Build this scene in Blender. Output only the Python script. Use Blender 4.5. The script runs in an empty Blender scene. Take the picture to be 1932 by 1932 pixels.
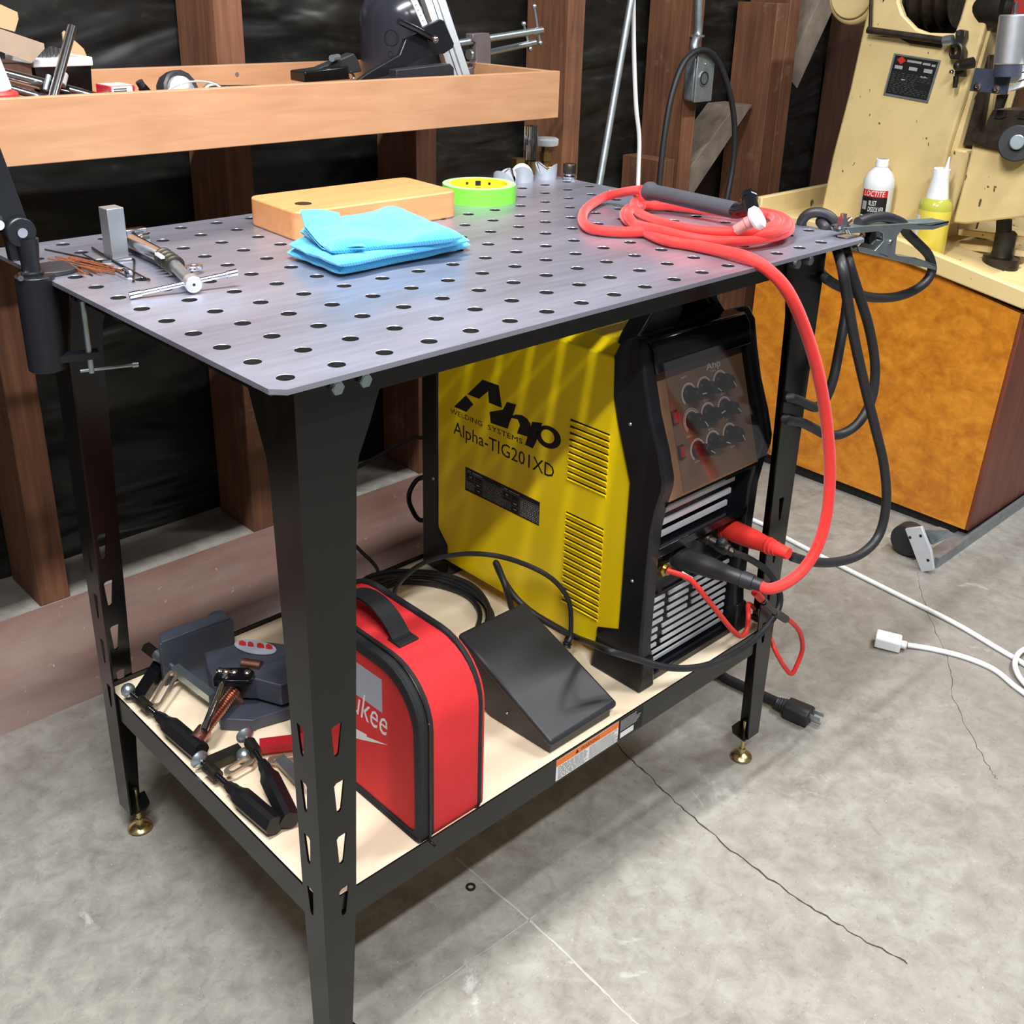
import bpy, bmesh, math, random
from mathutils import Vector, Matrix, noise
from mathutils.geometry import tessellate_polygon
random.seed(7)
S = 0.0254                                   # everything below is written in inches, objects are built in metres
SC = bpy.context.scene
COL = SC.collection
V = lambda x, y, z=0: Vector((x, y, z))

# ------------------------------------------------------------------ camera
FPX, CX, CY = 2047.62, 975.81, 833.28
RC = Matrix(((0.7215169, -0.69185063, 0.02749673), (-0.25486299, -0.30229645, -0.9185106), (0.64378429, 0.65571302, -0.39443912)))
CPOS = Vector((-17.7186, -28.8274, 46.1401))
cd = bpy.data.cameras.new('camera'); cam = bpy.data.objects.new('camera', cd); COL.objects.link(cam)
cd.sensor_width = 36; cd.lens = FPX / 1932 * 36
cd.shift_x = -(CX - 966) / 1932; cd.shift_y = (CY - 966) / 1932
cd.clip_start = 0.02; cd.clip_end = 60
mw = Matrix(((RC[0][0], -RC[1][0], -RC[2][0]), (RC[0][1], -RC[1][1], -RC[2][1]), (RC[0][2], -RC[1][2], -RC[2][2]))).to_4x4()
mw.translation = CPOS * S
cam.matrix_world = mw
SC.camera = cam

def ray(u, v):
    return RC.transposed() @ Vector(((u - CX) / FPX, (v - CY) / FPX, 1.0))
def PL(u, v, ax, val):
    d = ray(u, v); t = (val - CPOS[ax]) / d[ax]
    return CPOS + d * t
def X(u, v, val): return PL(u, v, 0, val)
def Y(u, v, val): return PL(u, v, 1, val)
def Z(u, v, val): return PL(u, v, 2, val)

# ------------------------------------------------------------------ light and exposure
w = bpy.data.worlds.new('world'); SC.world = w; w.use_nodes = True
w.node_tree.nodes['Background'].inputs[0].default_value = (0.93, 0.96, 1.0, 1)
w.node_tree.nodes['Background'].inputs[1].default_value = 0.13
def area(name, loc, target, sx, sy, power, col=(0.97, 0.985, 1.0)):
    l = bpy.data.lights.new(name, 'AREA'); l.shape = 'RECTANGLE'; l.size = sx * S; l.size_y = sy * S
    l.energy = power; l.color = col
    o = bpy.data.objects.new(name, l); COL.objects.link(o); o.location = Vector(loc) * S
    d = (Vector(target) - Vector(loc)); o.rotation_euler = d.to_track_quat('-Z', 'Y').to_euler()
    return o
area('shop_tube_left', (-9, -2.5, 95), (-9, -2.5, 0), 46, 2.5, 64)
area('shop_tube_front', (-12, -50, 95), (-12, -50, 0), 46, 3, 56)
area('shop_tube_right', (72, -22, 96), (72, -22, 0), 46, 3, 38)
vs = SC.view_settings; vs.view_transform = 'Standard'; vs.look = 'None'; vs.exposure = 0.5; vs.gamma = 1; vs.use_curve_mapping = False
SC.cycles.max_bounces = 8

# ------------------------------------------------------------------ materials
M = {}
def L(c):                                      # sRGB 0-255 -> linear
    return tuple(((x / 255 / 12.92) if x / 255 <= 0.04045 else ((x / 255 + 0.055) / 1.055) ** 2.4) for x in c) + (1,)
def base(name):
    m = bpy.data.materials.new(name); m.use_nodes = True; M[name] = m
    nt = m.node_tree; b = nt.nodes['Principled BSDF']
    tc = nt.nodes.new('ShaderNodeTexCoord')
    return m, nt, b, tc
def nd(nt, t, **k):
    n = nt.nodes.new(t)
    for a, v in k.items():
        if a.startswith('i_'): n.inputs[int(a[2:]) if a[2:].isdigit() else a[2:].replace('_', ' ')].default_value = v
        else: setattr(n, a, v)
    return n
def noise_n(nt, tc, scale, detail=4, rough=.55, stretch=(1, 1, 1), rot=(0, 0, 0), dist=0):
    mp = nd(nt, 'ShaderNodeMapping'); mp.inputs['Scale'].default_value = stretch; mp.inputs['Rotation'].default_value = rot
    nt.links.new(tc.outputs['Object'], mp.inputs['Vector'])
    n = nd(nt, 'ShaderNodeTexNoise'); n.inputs['Scale'].default_value = scale; n.inputs['Detail'].default_value = detail
    n.inputs['Roughness'].default_value = rough; n.inputs['Distortion'].default_value = dist
    nt.links.new(mp.outputs[0], n.inputs['Vector'])
    return n
def ramp(nt, src, stops, interp='LINEAR'):
    r = nd(nt, 'ShaderNodeValToRGB'); cr = r.color_ramp; cr.interpolation = interp
    while len(cr.elements) < len(stops): cr.elements.new(.5)
    for e, (p, c) in zip(cr.elements, stops): e.position = p; e.color = c if len(c) == 4 else tuple(c) + (1,)
    nt.links.new(src, r.inputs[0]); return r
def mix(nt, fac, a, b, mode='MIX'):
    m = nd(nt, 'ShaderNodeMix', data_type='RGBA', blend_type=mode)
    for sock, v in ((0, fac), (6, a), (7, b)):
        if hasattr(v, 'links') or hasattr(v, 'is_output'): nt.links.new(v, m.inputs[sock])
        else: m.inputs[sock].default_value = v
    return m.outputs[2]
def bump(nt, b, src, strength=.2, dist=.002):
    bp = nd(nt, 'ShaderNodeBump'); bp.inputs['Strength'].default_value = strength; bp.inputs['Distance'].default_value = dist
    nt.links.new(src, bp.inputs['Height']); nt.links.new(bp.outputs[0], b.inputs['Normal']); return bp
def plain(name, c, rough=.5, metal=0, var=.12, vscale=40, bstr=0, bscale=400, spec=.5, coat=0, trans=0, ior=1.45, sub=0, sheen=0):
    m, nt, b, tc = base(name)
    col = L(c)
    if var:
        n = noise_n(nt, tc, vscale)
        lo = tuple(x * (1 - var) for x in col[:3]) + (1,); hi = tuple(min(1, x * (1 + var)) for x in col[:3]) + (1,)
        r = ramp(nt, n.outputs[0], [(.3, lo), (.7, hi)]); nt.links.new(r.outputs[0], b.inputs['Base Color'])
    else: b.inputs['Base Color'].default_value = col
    b.inputs['Roughness'].default_value = rough; b.inputs['Metallic'].default_value = metal
    b.inputs['Specular IOR Level'].default_value = spec; b.inputs['Coat Weight'].default_value = coat
    b.inputs['Transmission Weight'].default_value = trans; b.inputs['IOR'].default_value = ior
    if sub: b.inputs['Subsurface Weight'].default_value = sub; b.inputs['Subsurface Scale'].default_value = .01
    if sheen: b.inputs['Sheen Weight'].default_value = sheen
    if bstr:
        n2 = noise_n(nt, tc, bscale, 2); bump(nt, b, n2.outputs[0], bstr, .0006)
    return m
def wood(name, c1, c2, c3, stretch, scale=30, rough=.55, bstr=.15, dirt=0, coat=0):
    m, nt, b, tc = base(name)
    n = noise_n(nt, tc, scale, 6, .6, stretch, dist=.6)
    r = ramp(nt, n.outputs[0], [(.28, L(c1)), (.5, L(c2)), (.74, L(c3))])
    src = r.outputs[0]
    n2 = noise_n(nt, tc, scale * .22, 3, .5, (1, 1, 1))
    src = mix(nt, .35, src, ramp(nt, n2.outputs[0], [(.3, L(c1)), (.7, L(c3))]).outputs[0])
    if dirt:
        n3 = noise_n(nt, tc, 14, 8, .7)
        f = ramp(nt, n3.outputs[0], [(.60, (0, 0, 0)), (.72, (dirt, dirt, dirt))])
        src = mix(nt, f.outputs[0], src, L((170, 150, 125)))
    nt.links.new(src, b.inputs['Base Color']); b.inputs['Roughness'].default_value = rough
    b.inputs['Coat Weight'].default_value = coat; b.inputs['Coat Roughness'].default_value = .15
    bump(nt, b, n.outputs[0], bstr, .001); return m

# concrete floor
m, nt, b, tc = base('concrete')
a1 = noise_n(nt, tc, 2.2, 8, .62, dist=.5); a2 = noise_n(nt, tc, 11, 8, .7); a3 = noise_n(nt, tc, 90, 4, .7); a4 = noise_n(nt, tc, 1.1, 3, .5)
c = ramp(nt, a1.outputs[0], [(.3, L((118, 113, 105))), (.5, L((136, 132, 124))), (.72, L((154, 151, 143)))]).outputs[0]
c = mix(nt, .5, c, ramp(nt, a2.outputs[0], [(.35, L((108, 103, 96))), (.65, L((158, 155, 146)))]).outputs[0])
a7 = noise_n(nt, tc, 30, 7, .65, dist=.6)
c = mix(nt, .28, c, ramp(nt, a7.outputs[0], [(.36, L((96, 91, 84))), (.5, L((138, 134, 126))), (.64, L((168, 166, 157)))]).outputs[0])
c = mix(nt, ramp(nt, a4.outputs[0], [(.45, (0, 0, 0)), (.7, (.4, .4, .4))]).outputs[0], c, L((126, 116, 107)))
c = mix(nt, ramp(nt, a3.outputs[0], [(.58, (0, 0, 0)), (.74, (.5, .5, .5))]).outputs[0], c, L((84, 78, 72)))
a6 = noise_n(nt, tc, 300, 3, .6)
c = mix(nt, ramp(nt, a6.outputs[0], [(.66, (0, 0, 0)), (.72, (.6, .6, .6))]).outputs[0], c, L((205, 203, 196)))
a5 = noise_n(nt, tc, 7.3, 9, .72, dist=.9)
c = mix(nt, ramp(nt, a5.outputs[0], [(.63, (0, 0, 0)), (.70, (.5, .5, .5))]).outputs[0], c, L((190, 188, 182)))
nt.links.new(c, b.inputs['Base Color'])
nt.links.new(ramp(nt, a2.outputs[0], [(.3, (.38, .38, .38)), (.7, (.62, .62, .62))]).outputs[0], b.inputs['Roughness'])
bump(nt, b, a2.outputs[0], .12, .002)
# red painted worn curb
m, nt, b, tc = base('red_curb')
a1 = noise_n(nt, tc, 5, 8, .65, (0.35, 1, 1.6), dist=.4); a2 = noise_n(nt, tc, 60, 5, .7)
c = ramp(nt, a1.outputs[0], [(.3, L((96, 70, 63))), (.5, L((116, 90, 82))), (.7, L((132, 114, 106)))]).outputs[0]
c = mix(nt, ramp(nt, a2.outputs[0], [(.66, (0, 0, 0)), (.74, (.8, .8, .8))]).outputs[0], c, L((200, 195, 188)))
nt.links.new(c, b.inputs['Base Color']); b.inputs['Roughness'].default_value = .33; bump(nt, b, a1.outputs[0], .15, .002)
# black building plastic
m, nt, b, tc = base('black_plastic_sheet')
a1 = noise_n(nt, tc, 2.4, 2.2, .5, (1, 1, 3.4), rot=(0, .3, 0), dist=.7); a2 = noise_n(nt, tc, 14, 5, .6, (1, 1, 2.4), rot=(0, .3, 0))
c = ramp(nt, a2.outputs[0], [(.35, L((11, 11, 11))), (.6, L((24, 24, 22))), (.8, L((52, 50, 43)))]).outputs[0]
c = mix(nt, ramp(nt, a1.outputs[0], [(.58, (0, 0, 0)), (.78, (.35, .35, .35))]).outputs[0], c, L((66, 64, 55)))  # greyish streaks along the folds put highlights into the sheet colour
nt.links.new(c, b.inputs['Base Color']); b.inputs['Roughness'].default_value = .4
bump(nt, b, a1.outputs[0], .8, .05)
# steel tabletop
m, nt, b, tc = base('raw_steel_plate')
a1 = noise_n(nt, tc, 7, 5, .6, (.25, 1, 1)); a2 = noise_n(nt, tc, 120, 3, .6, (.12, 1, 1))
c = mix(nt, .4, ramp(nt, a1.outputs[0], [(.3, L((148, 149, 163))), (.7, L((186, 187, 204)))]).outputs[0], ramp(nt, a2.outputs[0], [(.3, L((146, 147, 160))), (.7, L((188, 188, 202)))]).outputs[0])
nt.links.new(c, b.inputs['Base Color']); b.inputs['Metallic'].default_value = .78
nt.links.new(ramp(nt, a1.outputs[0], [(.3, (.30, .30, .30)), (.7, (.42, .42, .42))]).outputs[0], b.inputs['Roughness'])
# cream paint with chips
m, nt, b, tc = base('cream_paint')
a1 = noise_n(nt, tc, 3, 4, .5); a2 = noise_n(nt, tc, 42, 3, .55, (1, 1, .6)); a3 = noise_n(nt, tc, 6, 5, .65); a4 = noise_n(nt, tc, 5, 3, .5)
c = ramp(nt, a1.outputs[0], [(.3, L((208, 184, 128))), (.7, L((222, 198, 146)))]).outputs[0]
c = mix(nt, ramp(nt, a3.outputs[0], [(.52, (0, 0, 0)), (.75, (.5, .5, .5))]).outputs[0], c, L((158, 136, 84)))
ad = nd(nt, 'ShaderNodeMath', operation='ADD'); mu = nd(nt, 'ShaderNodeMath', operation='MULTIPLY'); mu.inputs[1].default_value = .35
nt.links.new(a4.outputs[0], mu.inputs[0]); nt.links.new(a2.outputs[0], ad.inputs[0]); nt.links.new(mu.outputs[0], ad.inputs[1])
c = mix(nt, ramp(nt, ad.outputs[0], [(.86, (0, 0, 0)), (.875, (.9, .9, .9))]).outputs[0], c, L((62, 48, 34)))
nt.links.new(c, b.inputs['Base Color']); b.inputs['Roughness'].default_value = .45
# figured orange plywood
m, nt, b, tc = base('varnished_plywood')
a1 = noise_n(nt, tc, 9, 5, .55, (1, 1, 1.5), dist=1.6); a2 = noise_n(nt, tc, 40, 5, .6, (1, 1, 1.2), dist=.8); a3 = noise_n(nt, tc, 4, 5, .6)
c = ramp(nt, a1.outputs[0], [(.3, L((168, 98, 22))), (.5, L((196, 122, 30))), (.7, L((216, 144, 44)))]).outputs[0]
c = mix(nt, .35, c, ramp(nt, a2.outputs[0], [(.35, L((150, 84, 20))), (.65, L((216, 140, 44)))]).outputs[0])
c = mix(nt, ramp(nt, a3.outputs[0], [(.62, (0, 0, 0)), (.8, (.4, .4, .4))]).outputs[0], c, L((190, 140, 90)))
nt.links.new(c, b.inputs['Base Color']); b.inputs['Roughness'].default_value = .35
# towel terry
m, nt, b, tc = base('cyan_microfibre')
a1 = nd(nt, 'ShaderNodeTexWave', wave_type='BANDS', bands_direction='DIAGONAL'); mp = nd(nt, 'ShaderNodeMapping'); mp.inputs['Rotation'].default_value = (0, 0, .95)
nt.links.new(tc.outputs['Object'], mp.inputs[0]); nt.links.new(mp.outputs[0], a1.inputs[0]); a1.inputs['Scale'].default_value = 130; a1.inputs['Distortion'].default_value = 2.0; a1.inputs['Detail Scale'].default_value = 2
c = ramp(nt, a1.outputs[1], [(.2, L((56, 160, 200))), (.8, L((72, 178, 218)))]).outputs[0]
nt.links.new(c, b.inputs['Base Color']); b.inputs['Roughness'].default_value = .95; b.inputs['Sheen Weight'].default_value = .4
bump(nt, b, a1.outputs[1], .35, .0012)

wood('old_stud_wood', (68, 40, 26), (104, 64, 42), (132, 88, 60), (3, 3, .18), 26, .7, .3, .35)
wood('dusty_brace_wood', (96, 84, 74), (122, 108, 96), (146, 132, 118), (1, 3, 1), 20, .8, .2, .3)
wood('dark_old_wood', (40, 22, 14), (62, 34, 22), (84, 48, 32), (3, 3, .18), 24, .7, .3)
wood('pine_tray_wood', (152, 109, 76), (168, 124, 90), (180, 138, 104), (.5, 2, 4), 16, .5, .08)
wood('maple_board_wood', (186, 122, 74), (199, 136, 86), (208, 150, 98), (.35, 3, 3), 22, .42, .05)
wood('shelf_plywood', (232, 208, 174), (244, 224, 194), (250, 234, 208), (.5, 2, 2), 14, .5, .05)
wood('red_brown_wood', (84, 38, 24), (112, 54, 36), (132, 70, 48), (3, 3, .25), 16, .4, .1)
plain('black_powdercoat', (12, 12, 12), .2, 0, .1, 60, .12, 900, .5)
plain('black_plastic', (20, 22, 26), .33, 0, .1, 60, .15, 700)
plain('black_gloss', (14, 14, 18), .16, 0, .05, 60)
plain('black_rubber', (34, 34, 37), .5, 0, .12, 80, .1, 500)
plain('pedal_plastic', (44, 45, 48), .45, 0, .14, 30, .25, 900)
plain('grey_rubber', (66, 66, 72), .5, 0, .08, 60)
plain('yellow_paint', (252, 220, 8), .35, 0, .03, 20)
plain('print_black', (14, 13, 12), .6, 0, 0)
plain('print_white', (225, 225, 225), .6, 0, 0)
plain('print_grey', (150, 152, 152), .6, 0, .1)
plain('print_red', (190, 40, 36), .6, 0, 0)
plain('label_orange', (226, 118, 44), .5, 0, .03)
plain('silver_paint', (196, 200, 206), .35, .3, .05)
plain('zinc', (172, 184, 190), .34, .9, .1, 60)
plain('chrome', (206, 208, 212), .16, 1, .06, 60)
plain('satin_aluminium', (206, 208, 212), .36, .85, .06, 60)
plain('galvanised', (148, 156, 160), .45, .75, .14, 50)
plain('dark_steel', (66, 62, 56), .4, .8, .3, 40)
plain('greasy_iron', (58, 50, 42), .45, .5, .4, 50, .3, 120)
plain('cast_brown', (98, 88, 90), .4, .2, .1, 40)
plain('arm_steel', (196, 178, 162), .35, .85, .1, 60)
plain('grip_black', (19, 20, 23), .42, 0, .1, 60)
plain('hole_edge', (34, 33, 33), .8, .1, .2, 60)  # dark colour on the hole walls paints in the shade inside the tabletop holes
plain('tank_black', (40, 41, 48), .2, 0, .05)
plain('cup_grey', (160, 165, 172), .4, .3, .05)
plain('cast_grey', (74, 78, 90), .45, .2, .1, 40)
plain('brass', (214, 186, 122), .25, 1, .1, 60)
plain('dark_brass', (140, 116, 60), .4, .8, .15, 60)
plain('gold_zinc', (214, 196, 140), .25, 1, .15, 60)
plain('copper', (184, 134, 118), .3, .95, .12, 90)
plain('copper_rod', (156, 96, 66), .4, .6, .2, 200)
plain('red_hose_cloth', (216, 36, 30), .7, 0, .05, 60, .25, 1500, sheen=.2)
plain('red_rubber', (216, 50, 42), .5, 0, .04)
plain('red_canvas', (212, 44, 48), .75, 0, .06, 30, .3, 1400)
plain('red_paint', (176, 34, 44), .4, 0, .06)
plain('dark_red_paint', (150, 40, 34), .5, 0, .1)
plain('grey_patch', (168, 172, 182), .7, 0, .04)
plain('black_webbing', (28, 30, 33), .7, 0, .2, 500, .6, 900)
plain('cardboard', (176, 146, 108), .8, 0, .06, 30)
plain('cardboard_inner', (150, 130, 112), .8, 0, .06, 30)
plain('white_plastic', (236, 238, 240), .4, 0, .02)
plain('white_cable', (228, 228, 230), .5, 0, .03)
plain('milky_plastic', (222, 226, 226), .35, 0, .03, sub=.2)
plain('yellow_fluid', (226, 208, 84), .15, 0, .05, 20, sub=.3, coat=.5)
plain('olive_fluid', (176, 176, 70), .15, 0, .05, 20, coat=.5)
plain('tape_green', (110, 200, 60), .5, 0, .03)
plain('tape_side', (150, 186, 132), .6, 0, .03)
plain('tape_core', (224, 210, 30), .6, 0, .02)
plain('steel_block', (156, 160, 162), .38, .75, .05, 60)
plain('panel_brown', (128, 98, 78), .5, 0, .08, 20)
plain('navy_paint', (56, 62, 78), .5, 0, .05)
plain('white_ceramic', (238, 236, 236), .3, 0, .02)
plain('pink_ceramic', (176, 112, 108), .4, 0, .08)
plain('ceiling_board', (120, 112, 100), .9, 0, .1, 5)
def glass(name, c, rough=.03):
    m, nt, b, tc = base(name); b.inputs['Base Color'].default_value = L(c); b.inputs['Roughness'].default_value = rough
    b.inputs['Transmission Weight'].default_value = 1; b.inputs['IOR'].default_value = 1.45; return m
glass('clear_glass', (240, 245, 245))
m, nt, b, tc = base('smoked_cover')          # thin clear plastic flap
tr = nd(nt, 'ShaderNodeBsdfTransparent'); tr.inputs[0].default_value = (.82, .80, .78, 1)
gl = nd(nt, 'ShaderNodeBsdfGlossy'); gl.inputs['Roughness'].default_value = .08
mx = nd(nt, 'ShaderNodeMixShader'); mx.inputs[0].default_value = .13; nt.links.new(tr.outputs[0], mx.inputs[1]); nt.links.new(gl.outputs[0], mx.inputs[2])
nt.links.new(mx.outputs[0], nt.nodes['Material Output'].inputs[0])

# ------------------------------------------------------------------ mesh builder
def frame(d):
    d = d.normalized(); a = Vector((0, 0, 1)) if abs(d.z) < .9 else Vector((1, 0, 0))
    x = d.cross(a).normalized(); return x, d.cross(x).normalized()
def catmull(p, sub=6, closed=False):
    p = [Vector(q) for q in p]; n = len(p); out = []
    rng = range(n if closed else n - 1)
    for i in rng:
        g = (lambda k: p[k % n]) if closed else (lambda k: p[max(0, min(n - 1, k))])
        p0, p1, p2, p3 = g(i - 1), g(i), g(i + 1), g(i + 2)
        for s in range(sub):
            t = s / sub
            out.append(.5 * ((2 * p1) + (p2 - p0) * t + (2 * p0 - 5 * p1 + 4 * p2 - p3) * t * t + (3 * p1 - p0 - 3 * p2 + p3) * t ** 3))
    if not closed: out.append(p[-1])
    return out
ORG = {}
class MB:
    def __init__(s): s.v = []; s.f = []
    def add(s, vs, fs):
        o = len(s.v); s.v += [Vector(q) for q in vs]; s.f += [[i + o for i in f] for f in fs]; return s
    def box(s, a, b):
        x0, y0, z0 = a; x1, y1, z1 = b
        return s.add([(x0, y0, z0), (x1, y0, z0), (x1, y1, z0), (x0, y1, z0), (x0, y0, z1), (x1, y0, z1), (x1, y1, z1), (x0, y1, z1)],
                     [[0, 3, 2, 1], [4, 5, 6, 7], [0, 1, 5, 4], [1, 2, 6, 5], [2, 3, 7, 6], [3, 0, 4, 7]])
    def bar(s, a, b, w, h, up=(0, 0, 1)):      # rectangular bar from a to b
        a = Vector(a); b = Vector(b); d = (b - a).normalized(); x = d.cross(Vector(up)).normalized(); y = x.cross(d).normalized()
        x *= w / 2; y *= h / 2
        q = [a - x - y, a + x - y, a + x + y, a - x + y]
        return s.prism(q, b - a)
    def prism(s, pts, d):
        d = Vector(d); p = [Vector(q) for q in pts]; n = len(p)
        nn = Vector((0, 0, 0))
        for i in range(n): nn += (p[i] - p[0]).cross(p[(i + 1) % n] - p[0])
        if nn.dot(d) > 0: p.reverse()
        return s.add(p + [q + d for q in p], [list(range(n)), list(range(2 * n - 1, n - 1, -1))] + [[i, i + n, (i + 1) % n + n, (i + 1) % n] for i in range(n)])
    def plate(s, loops, d, N=None):            # polygon with holes (3-D loops in one plane), thickness vector d
        d = Vector(d); lp = [[Vector(q) for q in l] for l in loops]; tri = tessellate_polygon(lp); flat = [q for l in lp for q in l]; n = len(flat)
        fs = []
        for t in tri:
            a, b_, c_ = (flat[i] for i in t); t = list(t)
            if (b_ - a).cross(c_ - a).dot(d) > 0: t.reverse()
            fs.append(t); fs.append([i + n for i in reversed(t)])
        o = 0
        for k, l in enumerate(lp):
            m_ = len(l)
            for i in range(m_):
                j = (i + 1) % m_; fs.append([o + i, o + j, o + j + n, o + i + n])
            o += m_
        return s.add(flat + [q + d for q in flat], fs)
    def cyl(s, a, b, r, r2=None, n=20, cap=True):
        a = Vector(a); b = Vector(b); r2 = r if r2 is None else r2; x, y = frame(b - a)
        vs = [p + (x * math.cos(2 * math.pi * i / n) + y * math.sin(2 * math.pi * i / n)) * q for p, q in ((a, r), (b, r2)) for i in range(n)]
        fs = [[i, (i + 1) % n, (i + 1) % n + n, i + n] for i in range(n)]
        if cap: fs += [list(range(n - 1, -1, -1)), list(range(n, 2 * n))]
        return s.add(vs, fs)
    def lathe(s, o, ax, prof, n=28):
        o = Vector(o); ax = Vector(ax).normalized(); x, y = frame(ax); vs = []; fs = []
        for r, h in prof:
            for i in range(n): vs.append(o + ax * h + (x * math.cos(2 * math.pi * i / n) + y * math.sin(2 * math.pi * i / n)) * max(r, .0005))
        for k in range(len(prof) - 1):
            for i in range(n):
                j = (i + 1) % n; fs.append([k * n + i, k * n + j, (k + 1) * n + j, (k + 1) * n + i])
        fs.append(list(range(n - 1, -1, -1))); fs.append([(len(prof) - 1) * n + i for i in range(n)])
        return s.add(vs, fs)
    def tube(s, pts, r, n=10, sub=6, closed=False, smooth=True, fl=1.0, prof=None):
        p = catmull(pts, sub, closed) if smooth else [Vector(q) for q in pts]; m_ = len(p); vs = []; fs = []
        up = None
        for i in range(m_):
            t = (p[(i + 1) % m_] - p[i - 1]) if closed else (p[min(i + 1, m_ - 1)] - p[max(i - 1, 0)])
            if t.length < 1e-6: t = Vector((1, 0, 0))
            t.normalize()
            if up is None: x, up = frame(t); x = x
            up = (up - t * up.dot(t)).normalized(); x = up.cross(t)
            rr = r(i / (m_ - 1)) if callable(r) else r
            for k in range(n):
                a = 2 * math.pi * k / n; q = (prof[k] if prof else 1)
                vs.append(p[i] + (x * math.cos(a) + up * math.sin(a) * fl) * rr * q)
        for i in range(m_ - (0 if closed else 1)):
            for k in range(n):
                a, b_ = i * n + k, i * n + (k + 1) % n; c_, d_ = ((i + 1) % m_) * n + (k + 1) % n, ((i + 1) % m_) * n + k
                fs.append([a, d_, c_, b_])
        if not closed: fs += [list(range(n)), [(m_ - 1) * n + k for k in range(n - 1, -1, -1)]]
        return s.add(vs, fs)
    def sph(s, c, r, sc=(1, 1, 1), n=16):
        c = Vector(c); vs = []; fs = []; h = n // 2
        for i in range(h + 1):
            a = math.pi * i / h
            for k in range(n):
                b_ = 2 * math.pi * k / n
                vs.append(c + Vector((math.sin(a) * math.cos(b_) * r * sc[0], math.sin(a) * math.sin(b_) * r * sc[1], math.cos(a) * r * sc[2])))
        for i in range(h):
            for k in range(n): fs.append([i * n + k, (i + 1) * n + k, (i + 1) * n + (k + 1) % n, i * n + (k + 1) % n])
        return s.add(vs, fs)
    def grid(s, fn, nu, nv):
        vs = [fn(i / nu, j / nv) for j in range(nv + 1) for i in range(nu + 1)]
        return s.add(vs, [[j * (nu + 1) + i, j * (nu + 1) + i + 1, (j + 1) * (nu + 1) + i + 1, (j + 1) * (nu + 1) + i] for j in range(nv) for i in range(nu)])
    def text(s, body, o, u, v_, th=None, shear=0, n=2):   # flat lettering filling the box o, o+u, o+v
        cu = bpy.data.curves.new('t', 'FONT'); cu.body = body; cu.resolution_u = n; cu.shear = shear
        ob = bpy.data.objects.new('t', cu); COL.objects.link(ob)
        me = bpy.data.meshes.new_from_object(ob)
        vs = [q.co.copy() for q in me.vertices]; fs = [list(p.vertices) for p in me.polygons]
        bpy.data.objects.remove(ob); bpy.data.curves.remove(cu); bpy.data.meshes.remove(me)
        x0 = min(q.x for q in vs); x1 = max(q.x for q in vs); y0 = min(q.y for q in vs); y1 = max(q.y for q in vs)
        o = Vector(o); u = Vector(u); v_ = Vector(v_)
        return s.add([o + u * ((q.x - x0) / (x1 - x0)) + v_ * ((q.y - y0) / (y1 - y0)) for q in vs], fs)
    def xf(s, fn): s.v = [fn(q) for q in s.v]; return s
    def out(s, name, mat, parent=None, base=None, bev=0, ang=38, label=None, cat=None, group=None, kind=None, fix=True, seg=2):
        org = ORG[parent.name] if parent is not None else (Vector(base) if base is not None else Vector((0, 0, 0)))
        me = bpy.data.meshes.new(name); me.from_pydata([tuple((q - org) * S) for q in s.v], [], s.f)
        if fix:
            bm = bmesh.new(); bm.from_mesh(me); bmesh.ops.recalc_face_normals(bm, faces=bm.faces); bm.to_mesh(me); bm.free()
        me.materials.append(M[mat]); me.shade_smooth(); me.set_sharp_from_angle(angle=math.radians(ang))
        o = bpy.data.objects.new(name, me); COL.objects.link(o); ORG[o.name] = org.copy()
        if parent is not None: o.parent = parent
        else: o.location = org * S
        if bev:
            bv = o.modifiers.new('bevel', 'BEVEL'); bv.width = bev * S; bv.segments = seg; bv.limit_method = 'ANGLE'; bv.angle_limit = math.radians(40); bv.harden_normals = False
        tag(o, label, cat, group, kind); return o
def tag(o, label=None, cat=None, group=None, kind=None):
    if label: o['label'] = label
    if cat: o['category'] = cat
    if group: o['group'] = group
    if kind: o['kind'] = kind
def thing(name, label, cat, base, group=None):
    o = bpy.data.objects.new(name, None); COL.objects.link(o); o.location = Vector(base) * S; o.empty_display_size = .02
    ORG[o.name] = Vector(base); tag(o, label, cat, group); return o
def hexs(mb, c, ax, r, h):
    return mb.cyl(c, Vector(c) + Vector(ax).normalized() * h, r, n=6)
def copy_tree(o, parent=None):
    c = o.copy(); COL.objects.link(c); c.parent = parent; ORG[c.name] = ORG[o.name]
    for ch in list(o.children): copy_tree(ch, c)
    return c
# ================================================================== THE SETTING
fl = MB().box((-70, -90, -2), (170, 34.6, 0)).out('floor', 'concrete', kind='structure', base=(0, 0, 0))
def crack(pix, wd, name='crack', mat='print_grey', jit=3.2):
    pts = catmull([Z(u, v, .012) for u, v in pix], 10); mb = MB(); q = []
    for i, p in enumerate(pts):
        d = (pts[min(i + 1, len(pts) - 1)] - pts[max(i - 1, 0)]).normalized(); n = V(-d.y, d.x)
        p = p + n * random.uniform(-.05, .05) * jit * .6; w_ = wd * random.uniform(.5, 1.5)
        q.append((p - n * w_, p + n * w_))
    for a, b_ in zip(q, q[1:]): mb.add([a[0], a[1], b_[1], b_[0]], [[0, 1, 2, 3]])
    return mb.out(name, mat, fl, fix=False)
plain('crack_dark', (58, 52, 46), .9, 0, 0); plain('groove_light', (160, 156, 148), .8, 0, .1)
crack([(1160, 1400), (1225, 1465), (1300, 1535), (1400, 1620), (1500, 1690), (1600, 1755), (1712, 1818)], .045, mat='crack_dark')
crack([(1733, 1080), (1745, 1140), (1790, 1250), (1800, 1320), (1850, 1420), (1880, 1470)], .018, mat='crack_dark')
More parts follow.
